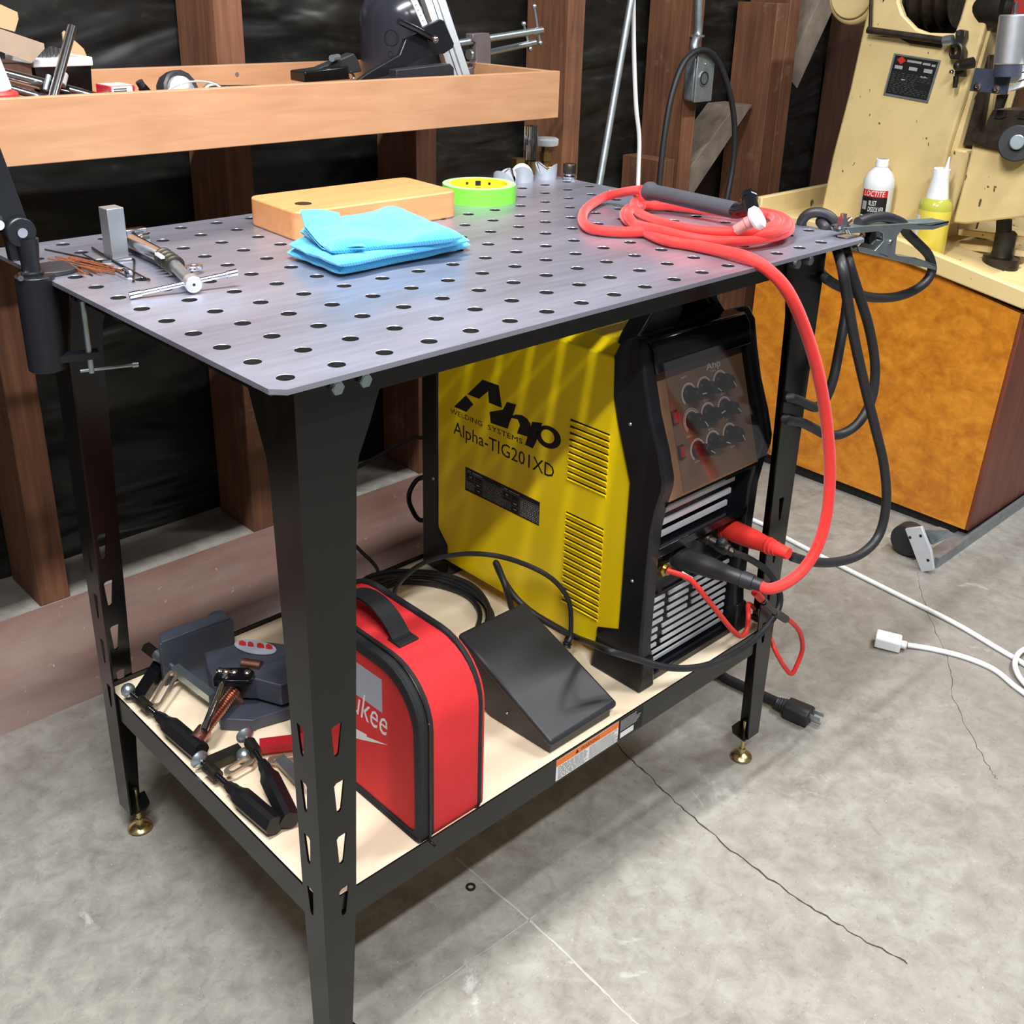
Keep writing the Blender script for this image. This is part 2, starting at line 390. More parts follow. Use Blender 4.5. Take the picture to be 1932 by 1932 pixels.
crack([(760, 1905), (1010, 1725)], .02, mat='groove_light'); crack([(860, 1618), (1020, 1755), (1130, 1862), (1210, 1940)], .06, 'groove', 'groove_light', 1.2)

# sloping painted curb and the flat concrete sill behind it
MB().prism([(-70, 34.6, -1), (-70, 34.6, 0), (-70, 35.6, .9), (-70, 38.2, 6), (-70, 38.2, -1)], (240, 0, 0)).out('trim_1', 'red_curb', kind='structure')
MB().box((-70, 38.2, -1), (170, 46, 6)).out('trim_2', 'concrete', kind='structure')
# rear wall: wrinkled black building plastic between open studs
def sheet(i, j):
    x = -70 + 240 * i; z = 5.9 + 92 * j
    q = Vector((x * .045, 0, z * .13 + x * .03)); n = noise.noise(q) * 1.0 + noise.noise(q * 2.7 + Vector((5, 2, 1))) * .5 + noise.noise(q * 7) * .16
    return V(x, 43.7 + n * .42, z)
wb = MB().grid(sheet, 420, 170).out('wall_back', 'black_plastic_sheet', kind='structure', ang=180, fix=False)
MB().box((-70, 44.8, 6), (170, 45.8, 98)).out('sheathing', 'dark_old_wood', wb)
for k in range(-3, 10):
    x0 = 19.85 + 16.4 * k
    MB().box((x0, 38.2 + .04 * (k % 3), 6), (x0 + 2.05, 43.2, 97.5)).out('stud', 'old_stud_wood' if k != 5 else 'dark_old_wood', wb, bev=.06)
MB().box((66.5, 38.3, 6), (68.6, 43.2, Y(1190, 312, 38.3).z)).out('stud_block', 'old_stud_wood', wb, bev=.05)
MB().box((83.3, 38.3, 6), (85.35, 43.2, Y(1450, 6, 38.3).z)).out('stud_block', 'old_stud_wood', wb, bev=.05)
def brace(x0, z0, x1, z1, topcut):
    t = 1.9; d = V(x1 - x0, 0, z1 - z0).normalized(); n = V(-d.z, 0, d.x)
    a = V(x0, 39.6, z0); b_ = V(x1, 39.6, z1)
    p = [a, a - n * t * 1.6, b_ - n * t * 1.6, b_]
    if topcut: p[2] = b_ - n * t * 1.6 ; p[3] = b_; p[3].z = p[2].z = z1; p[2].x = min(83.3, b_.x + 3.0)
    return MB().prism(p, (0, 3.6, 0)).out('brace', 'dusty_brace_wood', wb, bev=.05)
tl = Y(1388, 200, 39.6); bl = Y(1240, 400, 39.6)
brace(bl.x, bl.z, tl.x, tl.z, True)
ul = Y(1560, -30, 39.6); ll = Y(1496, 110, 39.6)
d_ = (ul - ll) ; brace(ll.x - 1, ll.z - 1 * d_.z / d_.x, ul.x + 10, ul.z + 10 * d_.z / d_.x, False)
MB().box((-70, -90, 98), (170, 46, 100)).out('ceiling', 'ceiling_board', kind='structure')
MB().box((170, -90, -2), (172, 46, 98)).out('wall_right', 'ceiling_board', kind='structure')

# ================================================================== WELDING TABLE
tb = thing('welding_table', 'black steel welding table with a grid of round holes in its bare steel top', 'table', (17.1, 11, 0))
TT = 34.0; TH = .19
def top_mesh():
    mb = MB(); R = .31; n = 24; V2 = []; key = {}
    def vid(x, y, z):
        k = (round(x, 3), round(y, 3), round(z, 3))
        if k not in key: key[k] = len(mb.v); mb.v.append(V(x, y, z))
        return key[k]
    for i in range(18):
        for j in range(12):
            cx, cy = 2 * i, 2 * j; out_ = []; inn = []
            for k in range(n):
                a = 2 * math.pi * k / n; c, s_ = math.cos(a), math.sin(a); q = 1 / max(abs(c), abs(s_))
                ox, oy = c * q, s_ * q
                if k % 6 == 3 and (i, j) in ((0, 0), (17, 0), (0, 11), (17, 11)):
                    sx = 1 if ox > 0 else -1; sy = 1 if oy > 0 else -1
                    if (cx + sx in (-1, 35)) and (cy + sy in (-1, 23)): ox *= .79; oy *= .79
                out_.append((cx + ox, cy + oy)); inn.append((c, s_))
            for k in range(n):
                l = (k + 1) % n
                def pt(rr, kk, z): return vid(cx + inn[kk][0] * rr, cy + inn[kk][1] * rr, z)
                o1, o2 = out_[k], out_[l]
                t1, t2 = vid(*o1, TT), vid(*o2, TT); b1, b2 = vid(*o1, TT - TH), vid(*o2, TT - TH)
                mb.f.append([t1, t2, pt(R + .012, l, TT), pt(R + .012, k, TT)])
                mb.f.append([pt(R + .012, k, TT), pt(R + .012, l, TT), pt(R, l, TT - .012), pt(R, k, TT - .012)])
                mb.f.append([pt(R, k, TT - .012), pt(R, l, TT - .012), pt(R, l, TT - TH), pt(R, k, TT - TH)])
                mb.f.append([b2, b1, pt(R, k, TT - TH), pt(R, l, TT - TH)])
                e = lambda o: o[0] < -.78 or o[0] > 34.78 or o[1] < -.78 or o[1] > 22.78
                on = lambda o: abs(o[0] + 1) < .01 or abs(o[0] - 35) < .01 or abs(o[1] + 1) < .01 or abs(o[1] - 23) < .01 or (abs(abs(o[0] - cx) - .79) < .01 and abs(abs(o[1] - cy) - .79) < .01)
                if on(o1) and on(o2):
                    same = (abs(o1[0] - o2[0]) < .3 and (abs(o1[0] + 1) < .3 or abs(o1[0] - 35) < .3)) or (abs(o1[1] - o2[1]) < .3 and (abs(o1[1] + 1) < .3 or abs(o1[1] - 23) < .3))
                    if same: mb.f.append([t2, t1, b1, b2])
    return mb
tt = top_mesh().out('tabletop', 'raw_steel_plate', tb, ang=30, fix=False)
tt.data.materials.append(M['hole_edge'])
for p in tt.data.polygons:
    if abs(p.normal.z) < .5:
        c = (p.center / S) + ORG['welding_table']; hx, hy = c.x - 2 * round(c.x / 2), c.y - 2 * round(c.y / 2)
        if hx * hx + hy * hy < .15: p.material_index = 1
X0, X1, Y0, Y1 = .6, 34 + .2 - .6 + 0.0, .53, 21.47
def leg(cx, cy, sx, sy):
    t = .1
    zs = [19.05, 16.25, 13.5, 10.65]
    def flange(du, prof, hol, th):
        lo = [V(cx, cy, 0) + du * u_ + V(0, 0, z) for u_, z in prof]
        hs = [[V(cx, cy, 0) + du * u_ + V(0, 0, zt + dz) for u_, dz in hol] for zt in zs]
        return [lo] + hs, th
    pf = [(0, 33.75), (3.7, 33.75), (3.6, 32.6), (3.05, 31.2), (2.55, 30.1), (2.42, 29.2), (2.05, 20), (1.66, 9.5), (1.16, 1.9), (0, 1.9)]
    ps = [(.1, 33.75), (3.1, 33.75), (3.0, 32.6), (2.5, 31.2), (2.05, 30.1), (1.92, 29.2), (1.62, 20), (1.5, 9.5), (1.36, 1.9), (.1, 1.9)]
    hf = [(.83, -.12), (.93, -.02), (1.33, 0), (1.12, -1.42), (1.04, -1.5), (.96, -1.5), (.9, -1.42)]
    hs = [(.70, -.12), (.78, -.02), (1.16, 0), (1.0, -1.42), (.93, -1.5), (.86, -1.5), (.8, -1.42)]
    mb = MB()
    lp, th = flange(V(sx, 0), pf, hf, V(0, sy * t)); mb.plate(lp, th)
    lp, th = flange(V(0, sy), ps, hs, V(sx * t, 0)); mb.plate(lp, th)
    mb.prism([V(cx + sx * .05, cy + sy * .05, 1.9), V(cx + sx * 1.5, cy + sy * .05, 1.9), V(cx + sx * 1.3, cy + sy * 1.1, 1.9), V(cx + sx * .9, cy + sy * 1.45, 1.9), V(cx + sx * .05, cy + sy * 1.45, 1.9)], (0, 0, .12))
    lg = mb.out('leg', 'black_powdercoat', tb, ang=30)
    fx, fy = cx + sx * .78, cy + sy * .55
    MB().lathe((fx, fy, 0), (0, 0, 1), [(.0, .0), (.62, .0), (.72, .12), (.68, .2), (.4, .34), (.22, .42), (.2, .75), (.13, .78), (.13, 2.9), (0, 2.9)], 24).cyl((fx, fy, 1.55), (fx, fy, 1.85), .3, n=6).out('foot', 'gold_zinc', lg, label='brass coloured levelling foot')
    for u_ in (1.68, 2.86):
        c = V(cx + sx * u_, cy - sy * .0, 32.97); mb = MB(); hexs(mb, c, (0, -sy, 0), .27, .16); mb.cyl(c, c - V(0, sy * .19), .2, n=16); mb.out('bolt', 'zinc', lg)
        c = V(cx, cy + sy * u_ * .8, 32.97); mb = MB(); hexs(mb, c, (-sx, 0, 0), .27, .16); mb.out('bolt', 'zinc', lg)
    return lg
for cx, cy, sx, sy in ((X0, Y0, 1, 1), (X1, Y0, -1, 1), (X0, Y1, 1, -1), (X1, Y1, -1, -1)): leg(cx, cy, sx, sy)
def angle_rail(name, a, b_, inward, z0, z1, fw, zf):
    """angle iron from a to b: vertical web z0..z1, flange of width fw towards inward at height zf"""
    a = Vector(a); b_ = Vector(b_); i = Vector(inward)
    mb = MB().prism([a + V(0, 0, z0), a + V(0, 0, z1), a + i * .09 + V(0, 0, z1), a + i * .09 + V(0, 0, z0)], b_ - a)
    mb.prism([a + i * .09 + V(0, 0, zf), a + i * fw + V(0, 0, zf), a + i * fw + V(0, 0, zf + .09), a + i * .09 + V(0, 0, zf + .09)], b_ - a)
    return mb.out(name, 'black_powdercoat', tb, ang=30)
e = .13
for nm, z0, z1, fw, zf in (('apron_rail', 32.4, 33.8, 1.2, 33.7), ('shelf_rail', 8.6, 10.12, 1.4, 9.2)):
    angle_rail(nm, (X0 + e, Y0 + e, 0), (X1 - e, Y0 + e, 0), (0, 1, 0), z0, z1, fw, zf)
    angle_rail(nm, (X0 + e, Y1 - e, 0), (X1 - e, Y1 - e, 0), (0, -1, 0), z0, z1, fw, zf)
    angle_rail(nm, (X0 + e, Y0 + e, 0), (X0 + e, Y1 - e, 0), (1, 0, 0), z0, z1, fw, zf)
    angle_rail(nm, (X1 - e, Y0 + e, 0), (X1 - e, Y1 - e, 0), (-1, 0, 0), z0, z1, fw, zf)
MB().box((X0 + .25, Y0 + .25, 9.3), (X1 - .25, Y1 - .25, 9.85)).out('shelf_board', 'shelf_plywood', tb, label='pale birch plywood shelf board')
# warning labels on the front shelf rail
yl = Y0 + e - .012
def onrail(u, z): return V(u, yl, z)
lx0 = Y(1050, 1440, yl).x; lx1 = Y(1166, 1385, yl).x; zt = 10.02
lab = MB().prism([onrail(lx0, 8.72), onrail(lx1, 8.72), onrail(lx1, zt), onrail(lx0, zt)], (0, .01, 0)).out('warning_label', 'print_white', tb, label='white warning label with an orange strip')
MB().prism([V(lx0, yl - .004, zt - .4), V(lx1, yl - .004, zt - .4), V(lx1, yl - .004, zt), V(lx0, yl - .004, zt)], (0, .003, 0)).out('strip', 'label_orange', lab)
mb = MB().text('WARNING', V(lx0 + (lx1 - lx0) * .38, yl - .008, zt - .32), V((lx1 - lx0) * .3, 0), V(0, 0, .22))
cx = lx0 + (lx1 - lx0) * .32
mb.add([V(cx - .13, yl - .008, zt - .32), V(cx + .13, yl - .008, zt - .32), V(cx, yl - .008, zt - .08)], [[0, 1, 2]])
for k in range(9):
    z = zt - .47 - k * .09
    for a_, b_ in ((.03, .47), (.52, .97)):
        x = lx0 + (lx1 - lx0) * a_
        while x < lx0 + (lx1 - lx0) * b_ * random.uniform(.93, 1):
            l = random.uniform(.1, .35); mb.add([V(x, yl - .008, z), V(x + l, yl - .008, z), V(x + l, yl - .008, z - .035), V(x, yl - .008, z - .035)], [[0, 1, 2, 3]]); x += l + .06
mb.out('print', 'print_black', lab, fix=False)
bx0 = Y(1169, 1370, yl).x; bx1 = Y(1213, 1345, yl).x
lab = MB().prism([onrail(bx0, 8.72), onrail(bx1, 8.72), onrail(bx1, zt), onrail(bx0, zt)], (0, .01, 0)).out('rating_label', 'print_black', tb, label='black label with white print')
mb = MB().box((bx0 + .1, yl - .006, 8.8), (bx0 + (bx1 - bx0) * .62, yl - .004, 9.15))
for k in range(8):
    z = zt - .08 - k * .09; x = bx0 + .08
    while x < bx0 + (bx1 - bx0) * random.uniform(.6, .93):
        l = random.uniform(.08, .3); mb.add([V(x, yl - .005, z), V(x + l, yl - .005, z), V(x + l, yl - .005, z - .025), V(x, yl - .005, z - .025)], [[0, 1, 2, 3]]); x += l + .06
mb.out('print', 'print_white', lab, fix=False)
# ================================================================== WELDER ON THE SHELF
SZ = 9.86
A = lambda x, y: (780 + x / 4.6, 600 + y / 4.6)
D = lambda x, y: (1130 + x / 4.83, 560 + y / 4.83)
W = lambda x, y: (1150 + x / 4.2925, 900 + y / 4.2925)
wl = thing('welder', 'yellow and black box-shaped welding machine with a knob panel, standing on the table shelf', 'welding machine', (27.2, 10.5, SZ))
xs = 22.6
# yellow shell
body = [(19.6, 11.2), (19.6, 28.2), (4.6, 28.2), (4.6, 11.2)]
shell = MB().prism([V(xs, y, z) for y, z in [(19.6, 10.9), (19.6, 28.4), (4.4, 28.4), (4.4, 24.2), (3.5, 21.9), (3.5, 12.4), (5.3, 12.2), (5.3, 10.9)]], (9.2, 0, 0))
shell = shell.out('shell', 'yellow_paint', wl, bev=.12)
MB().prism([V(xs + .1, 19.4, 28.3), V(xs + .9, 19.4, 28.95), V(xs + 8.3, 19.4, 28.95), V(xs + 9.1, 19.4, 28.3)], (0, -14.9, 0)).out('top_cover', 'yellow_paint', wl, bev=.1)
def cheek(x, w_):
    p = [(5.35, 28.5), (4.9, 29.4), (4.0, 29.75), (3.45, 29.1), (3.1, 27.6), (2.6, 25.9), (1.9, 24.2), (1.45, 22.8), (1.45, 22.2), (1.75, 21.0), (1.95, 19.6), (2.0, 16.3), (2.0, 12.4), (1.75, 10.6), (1.75, SZ), (5.2, SZ), (5.3, 12.3), (3.72, 12.9), (3.72, 21.9), (4.8, 24.9), (5.2, 26.3), (5.3, 28.2)]
    return MB().prism([V(x, y, z) for y, z in p], (w_, 0, 0)).out('side_bezel', 'black_plastic', wl, bev=.14)
cheek(xs - .12, .95); cheek(31.25, .95)
for fx_, w0, w1 in ((xs - .12, -.3, 1.0), (31.25, -.1, 1.25)):
    MB().add([(fx_ + w0, 1.62, SZ), (fx_ + w1, 1.62, SZ), (fx_ + w1, 5.3, SZ), (fx_ + w0, 5.3, SZ), (fx_ + .01, 1.75, SZ + 1.9), (fx_ + .94, 1.75, SZ + 1.9), (fx_ + .94, 5.28, SZ + 1.9), (fx_ + .01, 5.28, SZ + 1.9)], [[0, 3, 2, 1], [4, 5, 6, 7], [0, 1, 5, 4], [1, 2, 6, 5], [2, 3, 7, 6], [3, 0, 4, 7]]).out('front_foot', 'black_plastic', wl, bev=.1)
# rear frame
rp = [(19.25, 10.9), (18.35, 11.2), (18.4, 12.1), (19.3, 13.1), (19.3, 28.6), (20.8, 28.9), (20.8, SZ), (18.2, SZ), (18.2, 10.9)]
MB().prism([V(xs - .12, y, z) for y, z in rp], (9.45, 0, 0)).out('rear_frame', 'black_plastic', wl, bev=.1)
for q in (D(287, 1160), (1193, 1096), (818, 903)):
    c = X(q[0], q[1], xs - .12); MB().lathe(c, (-1, 0, 0), [(.11, 0), (.11, .03), (.07, .08), (0, .09)], 12).out('screw', 'zinc', wl)
# louvres on the yellow side: each one a pressed-out lip with its slot
def louvre(y0, y1, z):
    MB().prism([V(xs, y0, z - .2), V(xs - .02, y0, z - .19), V(xs - .11, y0, z - .02), V(xs, y0, z)], (0, y1 - y0, 0)).out('louvre', 'yellow_paint', shell)
    MB().add([V(xs - .012, y0, z), V(xs - .012, y1, z), V(xs - .012, y1, z + .1), V(xs - .012, y0, z + .1)], [[0, 1, 2, 3]]).out('louvre_slot', 'print_black', shell, fix=False)
for k in range(10):
    louvre(5.3, 8.15, 24.05 - k * .385)
for k in range(15):
    louvre(5.3, 8.12, 18.44 - k * .407)
# printing on the yellow side
xp = xs - .01
def poly(pts): return [X(*A(x, y), xp) for x, y in pts]
mb = MB()
for p in ([(600, 535), (740, 585), (768, 780), (655, 735), (648, 635), (570, 702), (468, 662)], [(455, 670), (520, 750), (460, 815), (352, 770)]):
    q = poly(p); mb.add(q, [list(range(len(q)))])
q = poly([(812, 728), (892, 752), (862, 845), (835, 905), (818, 962), (670, 910), (660, 815), (775, 795)]); mb.add(q, [list(range(len(q)))])
q = poly([(850, 850), (890, 838), (940, 842), (985, 872), (1015, 915), (1018, 960), (1005, 1035), (898, 1000), (925, 930), (905, 880), (850, 865)]); mb.add(q, [list(range(len(q)))])
q = poly([(1030, 900), (1118, 912), (1075, 1050), (1065, 1075), (1035, 1132), (968, 1100), (990, 1030), (1005, 985)]); mb.add(q, [list(range(len(q)))])
ri = []; ro = []
for k in range(28):
    a = 2 * math.pi * k / 28
    ro.append((1172 + 108 * math.cos(a) + 10 * math.sin(a), 1034 + 100 * math.sin(a) + 18 * math.cos(a))); ri.append((1165 + 58 * math.cos(a) + 5 * math.sin(a), 1028 + 60 * math.sin(a) + 12 * math.cos(a)))
o_, i_ = poly(ro), poly(ri)
for k in range(28): l = (k + 1) % 28; mb.add([o_[k], o_[l], i_[l], i_[k]], [[0, 1, 2, 3]])
mb.out('logo', 'print_black', shell, fix=False)
MB().text('WELDING', V(xp, 18.15, 21.42), V(0, -2.9, 0), V(0, 0, .32)).text('SYSTEMS', V(xp, 14.75, 21.42), V(0, -2.95, 0), V(0, 0, .32)).out('lettering', 'print_black', shell, fix=False)
MB().text('Alpha-TIG201XD', V(xp, 17.85, 19.88), V(0, -8.65, 0), V(0, 0, 1.1)).out('model_lettering', 'print_black', shell, fix=False)
pl_ = MB().prism([V(xs, 16.7, 16.72), V(xs, 10.22, 16.78), V(xs, 10.22, 18.3), V(xs, 16.7, 18.3)], (-.02, 0, 0)).out('rating_plate', 'print_black', wl)
mb = MB(); xq = xs - .026
def rc(y, z, w_, h): mb.add([V(xq, y, z), V(xq, y - w_, z), V(xq, y - w_, z + h), V(xq, y, z + h)], [[0, 1, 2, 3]])
rc(16.6, 17.98, 6.3, .02)
for y0 in (16.6, 13.35):
    rc(y0, 16.85, .015, 1.4); rc(y0 - .75, 16.85, .012, 1.1); rc(y0 - 1.45, 16.85, .012, 1.1); rc(y0, 17.6, 1.45, .012); rc(y0, 17.25, 1.45, .012)
    rc(y0 - .12, 18.08, .3, .07); rc(y0 - .55, 18.08, .9, .06); rc(y0 - .95, 17.38, .3, .08); rc(y0 - 1.0, 17.02, .25, .06); rc(y0 - .3, 17.72, .2, .09)
    for r_ in range(10):
        y = y0 - 1.55
        while y > y0 - 3.1:
            l = random.uniform(.04, .16); rc(y, 16.88 + r_ * .108, l, .05); y -= l + random.uniform(.03, .07)
    for r_ in range(5):
        y = y0 - .06
        while y > y0 - .65: l = random.uniform(.04, .12); rc(y, 16.9 + r_ * .11, l, .05); y -= l + .05
mb.out('rating_print', 'print_grey', pl_, fix=False)
# ---- front: slanted control panel between the side bezels
s0, s1 = V(0, 3.95, 28.7), V(0, 1.64, 21.3)                      # top and bottom of the recessed panel in the y-z plane
def onp(x, t, off=0):                                           # t 0 top .. 1 bottom, off outwards
    p = s0.lerp(s1, t); n_ = V(0, -(s0.z - s1.z), s0.y - s1.y).normalized(); n_ = V(0, -abs(n_.y), abs(n_.z)); q = p + n_ * off; return V(x, q.y, q.z)
nrm = (onp(0, 0, 1) - onp(0, 0, 0))
MB().prism([onp(23.3, 0), onp(31.3, 0), onp(31.3, 1), onp(23.3, 1)], -nrm * .8).out('control_panel', 'panel_brown', wl)
cpanel = [o for o in COL.objects if o.name == 'control_panel'][0]
MB().prism([V(23.2, 4.6, 28.2), V(23.2, 4.6, 29.6), V(23.2, 3.6, 29.6), V(23.2, 3.2, 29.1), V(23.2, 2.95, 27.9), V(23.2, 3.6, 27.9)], (8.15, 0, 0)).out('top_bar', 'black_gloss', wl, bev=.12)
# knob grid taken on the panel plane
def onpanel(u, v, off=0):
    d = ray(u, v); p0 = onp(0, 0, off); t = (p0 - CPOS).dot(nrm) / d.dot(nrm); return CPOS + d * t
ring = MB()
for (x, y), big in (((845, 890), 0), ((985, 830), 0), ((1130, 770), 0), ((870, 1130), 1), ((1020, 1065), 0), ((1170, 1010), 0), ((925, 1395), 0), ((1065, 1320), 0), ((1215, 1250), 0)):
    c = onpanel(*D(x - 25, y), 0.0)
    kb = MB().lathe(c, nrm, [(.47, 0), (.47, .12), (.38, .16), (.33, .75), (.3, .82), (0, .82)], 16)
    up_ = (onp(0, 0) - onp(0, 1)).normalized(); a = random.uniform(-1.2, .6); dd = (V(1, 0, 0) * math.cos(a) + up_ * math.sin(a)) 
    kb.bar(c + dd * .46 + nrm * .55, c - dd * .46 + nrm * .55, .26, .5, up=nrm)
    k_ = kb.out('knob', 'black_plastic', wl, bev=.02)
    MB().bar(c + dd * .05 + nrm * .87, c + dd * .4 + nrm * .87, .04, .02, up=nrm).out('pointer', 'print_white', k_)
    for s_ in range(26):
        a0 = math.radians(225 - s_ * 270 / 26); a1 = math.radians(225 - (s_ + .8) * 270 / 26)
        for r0, r1 in (((.52, .59), (.64, .69)) if big else ((.52, .63),)):
            ring.add([c + nrm * .012 + (V(1, 0, 0) * math.cos(q) + up_ * math.sin(q)) * r for q, r in ((a0, r0), (a1, r0), (a1, r1), (a0, r1))], [[0, 1, 2, 3]])
o_ = onpanel(*D(985, 690), .012); ux = V(1.25, 0, 0); uy = up_ * .5
ring.text('Ahp', o_ - up_ * .02, ux, uy)
for x, y in ((1015, 690), (750, 750), (960, 960), (1110, 900), (800, 1290), (1000, 1220), (1160, 1130), (870, 1520), (1200, 1380)):
    ring.text(random.choice(['AMPS', 'HZ', 'SEC', 'BAL']), onpanel(*D(x, y), .012), V(.5, 0, 0), up_ * .1)
ring.out('dial_print', 'print_white', cpanel, fix=False)
for x, y in ((685, 1100), (745, 1415)):
    c = onpanel(*D(x, y), 0); MB().prism([c + V(-.22, 0, 0) + up_ * .38, c + V(.22, 0, 0) + up_ * .38, c + V(.22, 0, 0) - up_ * .38, c + V(-.22, 0, 0) - up_ * .38], nrm * .1).out('switch_frame', 'black_plastic', wl, bev=.02)
    MB().prism([c + V(-.15, 0, 0) + up_ * .28, c + V(.15, 0, 0) + up_ * .28, c + V(.15, 0, 0) - up_ * .28, c + V(-.15, 0, 0) - up_ * .28], nrm * .2).out('rocker_switch', 'red_paint', wl, label='red rocker switch')
cv = MB()
cv.prism([onp(23.4, .06, 1.0), onp(31.15, .06, 1.0), onp(31.15, .93, 1.0), onp(23.4, .93, 1.0)], nrm * .06)
cv.out('clear_cover', 'smoked_cover', wl, label='hinged clear plastic flap over the knobs')
# lower front: vents, connector band
yf = 2.6
MB().box((23.2, yf + .4, SZ + .1), (31.3, 4.4, 21.6)).out('front_plate', 'black_plastic', wl)
MB().prism([V(23.2, 2.0, 21.3), V(23.2, 1.55, 21.2), V(23.2, 1.9, 20.8), V(23.2, 3.2, 20.8), V(23.2, 3.4, 21.3)], (8.1, 0, 0)).out('cover_sill', 'black_gloss', wl)
vz = [20.95, 20.1, 19.25]
for k, z in enumerate([20.2, 19.5, 18.8]):
    MB().prism([V(23.5, yf - .1, z - .15), V(23.5, yf + .02, z - .13), V(23.5, yf + .02, z + .17), V(23.5, yf - .1, z + .15)], (7.0 - .25 * k, 0, 0)).out('vent_slat', 'silver_paint', wl)
MB().box((23.2, 1.95, 17.85), (31.3, 3.0, 18.4)).out('band_lip', 'black_gloss', wl, bev=.05)
MB().box((23.2, yf + .25, 14.6), (31.3, 3.2, 17.9)).out('connector_band', 'black_gloss', wl)
for r_ in range(9):
    z = 14.6 - .5 * r_; x0 = 23.6 + (0 if r_ % 2 else .35)
    cuts = [(23.35, 25.0), (25.35, 27.2), (27.55, 31.0)] if r_ < 4 else ([(23.35, 24.6), (25.0, 31.0)] if r_ < 7 else [(24.2, 31.0)])
    for a_, b_ in cuts:
        MB().prism([V(a_ + .1 * (r_ % 2), yf - .05, z - .1), V(a_ + .1 * (r_ % 2), yf + .04, z - .08), V(a_ + .1 * (r_ % 2), yf + .04, z + .12), V(a_ + .1 * (r_ % 2), yf - .05, z + .1)], (b_ - a_ - .1 * (r_ % 2), 0, 0)).out('vent_slat', 'silver_paint', wl)
MB().box((23.2, 1.9, SZ), (31.3, 2.9, SZ + .45)).out('bottom_bar', 'black_gloss', wl, bev=.05)
# handle
hp = [Y(*D(360, 372), 4.6), Y(*D(470, 190), 4.6), V(25.9, 4.6, 32.3), V(29.0, 4.6, 32.3), Y(*D(1095, 15), 4.6), Y(*D(1212, 215), 4.6), V(31.0, 4.6, 28.9), V(23.2, 4.6, 28.9)]
hh = [Y(*D(640, 430), 4.6), Y(*D(760, 90), 4.6), V(27.1, 4.6, 31.7), V(28.0, 4.6, 31.7), Y(*D(1010, 60), 4.6), Y(*D(1080, 330), 4.6)]
MB().plate([hp, hh], (0, 1.2, 0)).out('handle', 'black_plastic', wl, bev=.1)
# plugs and connectors on the front
def plug(name, mat, a, b_, prof, label):
    a = Vector(a); b_ = Vector(b_); l = (b_ - a).length
    return MB().lathe(a, b_ - a, [(r, h * l) for r, h in prof], 20).out(name, mat, None, base=a)
pa = V(25.9, 2.75, 16.75); pb = Y(1437, 1105, -2.2)
torch = thing('tig_torch', 'black-handled torch with a red cloth-covered hose coiled on the bare steel tabletop', 'torch', (28, 8, TT))
MB().lathe(pa, pb - pa, [(.0, 0), (.62, 0), (.66, .25), (.6, .6), (.62, .9), (.58, 2.2), (.44, 3.2), (.4, 3.9), (.47, 3.95), (.45, 4.6), (.36, 4.62), (.34, (pb - pa).length), (0, (pb - pa).length)], 22).out('machine_plug', 'black_rubber', torch, label='black barrel plug in the welder front')
ra = V(30.6, 2.75, 16.85); rb = Y(1488, 1045, -1.6)
gc = thing('ground_clamp', 'silver steel spring clamp on thick black cable gripping the right end of the table', 'clamp', (36, 0, TT))
MB().lathe(ra, rb - ra, [(0, 0), (.5, 0), (.6, .2), (.62, .7), (.58, 1.8), (.46, 2.9), (.5, 2.95), (.5, 3.05), (.44, 3.1), (.46, 3.2), (.46, 3.3), (.4, 3.35), (.42, 3.45), (.42, 3.55), (.36, 3.6), (.38, 3.75), (.34, (rb - ra).length), (0, (rb - ra).length)], 22).out('cable_plug', 'red_rubber', gc, label='red rubber plug in the welder front')
MB().lathe(ra + V(0, .2, 0), (0, -1, 0), [(.0, 0), (.72, 0), (.72, .3), (.0, .3)], 22).out('red_socket', 'dark_red_paint', wl)
MB().lathe(pa + V(0, .2, 0), (0, -1, 0), [(.0, 0), (.78, 0), (.78, .35), (.0, .35)], 22).out('black_socket', 'black_rubber', wl)
ba = V(23.9, 2.8, 17.0)
MB().cyl(ba, ba + V(0, -.5, 0), .36, n=20).cyl(ba + V(0, -.5, 0), ba + V(0, -.95, 0), .44, n=6).cyl(ba + V(0, -.95, 0), ba + V(0, -1.15, 0), .26, n=20).out('gas_fitting', 'brass', wl, label='brass hose fitting')
MB().tube([V(24.5, 20.7, 22), Y(806, 818, 23.5), Y(780, 826, 24.5), Y(740, 844, 25.5), Y(700, 868, 26.5), Y(640, 905, 27.2), Y(622, 960, 27), Y(645, 1005, 26.4), Y(678, 1037, 25.8), Y(714, 1082, 25), V(20, 24.6, 6), V(24, 26, .6), V(29.5, 29.3, .35)], .13, n=8).out('power_lead', 'black_rubber', wl)
MB().tube([V(24.5, 20.7, 18.4), Y(808, 892, 23.2), Y(786, 906, 24), Y(772, 932, 24.3), Y(776, 958, 24.2), Y(798, 982, 23.6), V(25, 21.2, 13.5)], .17, n=8).out('gas_inlet_hose', 'black_rubber', wl)
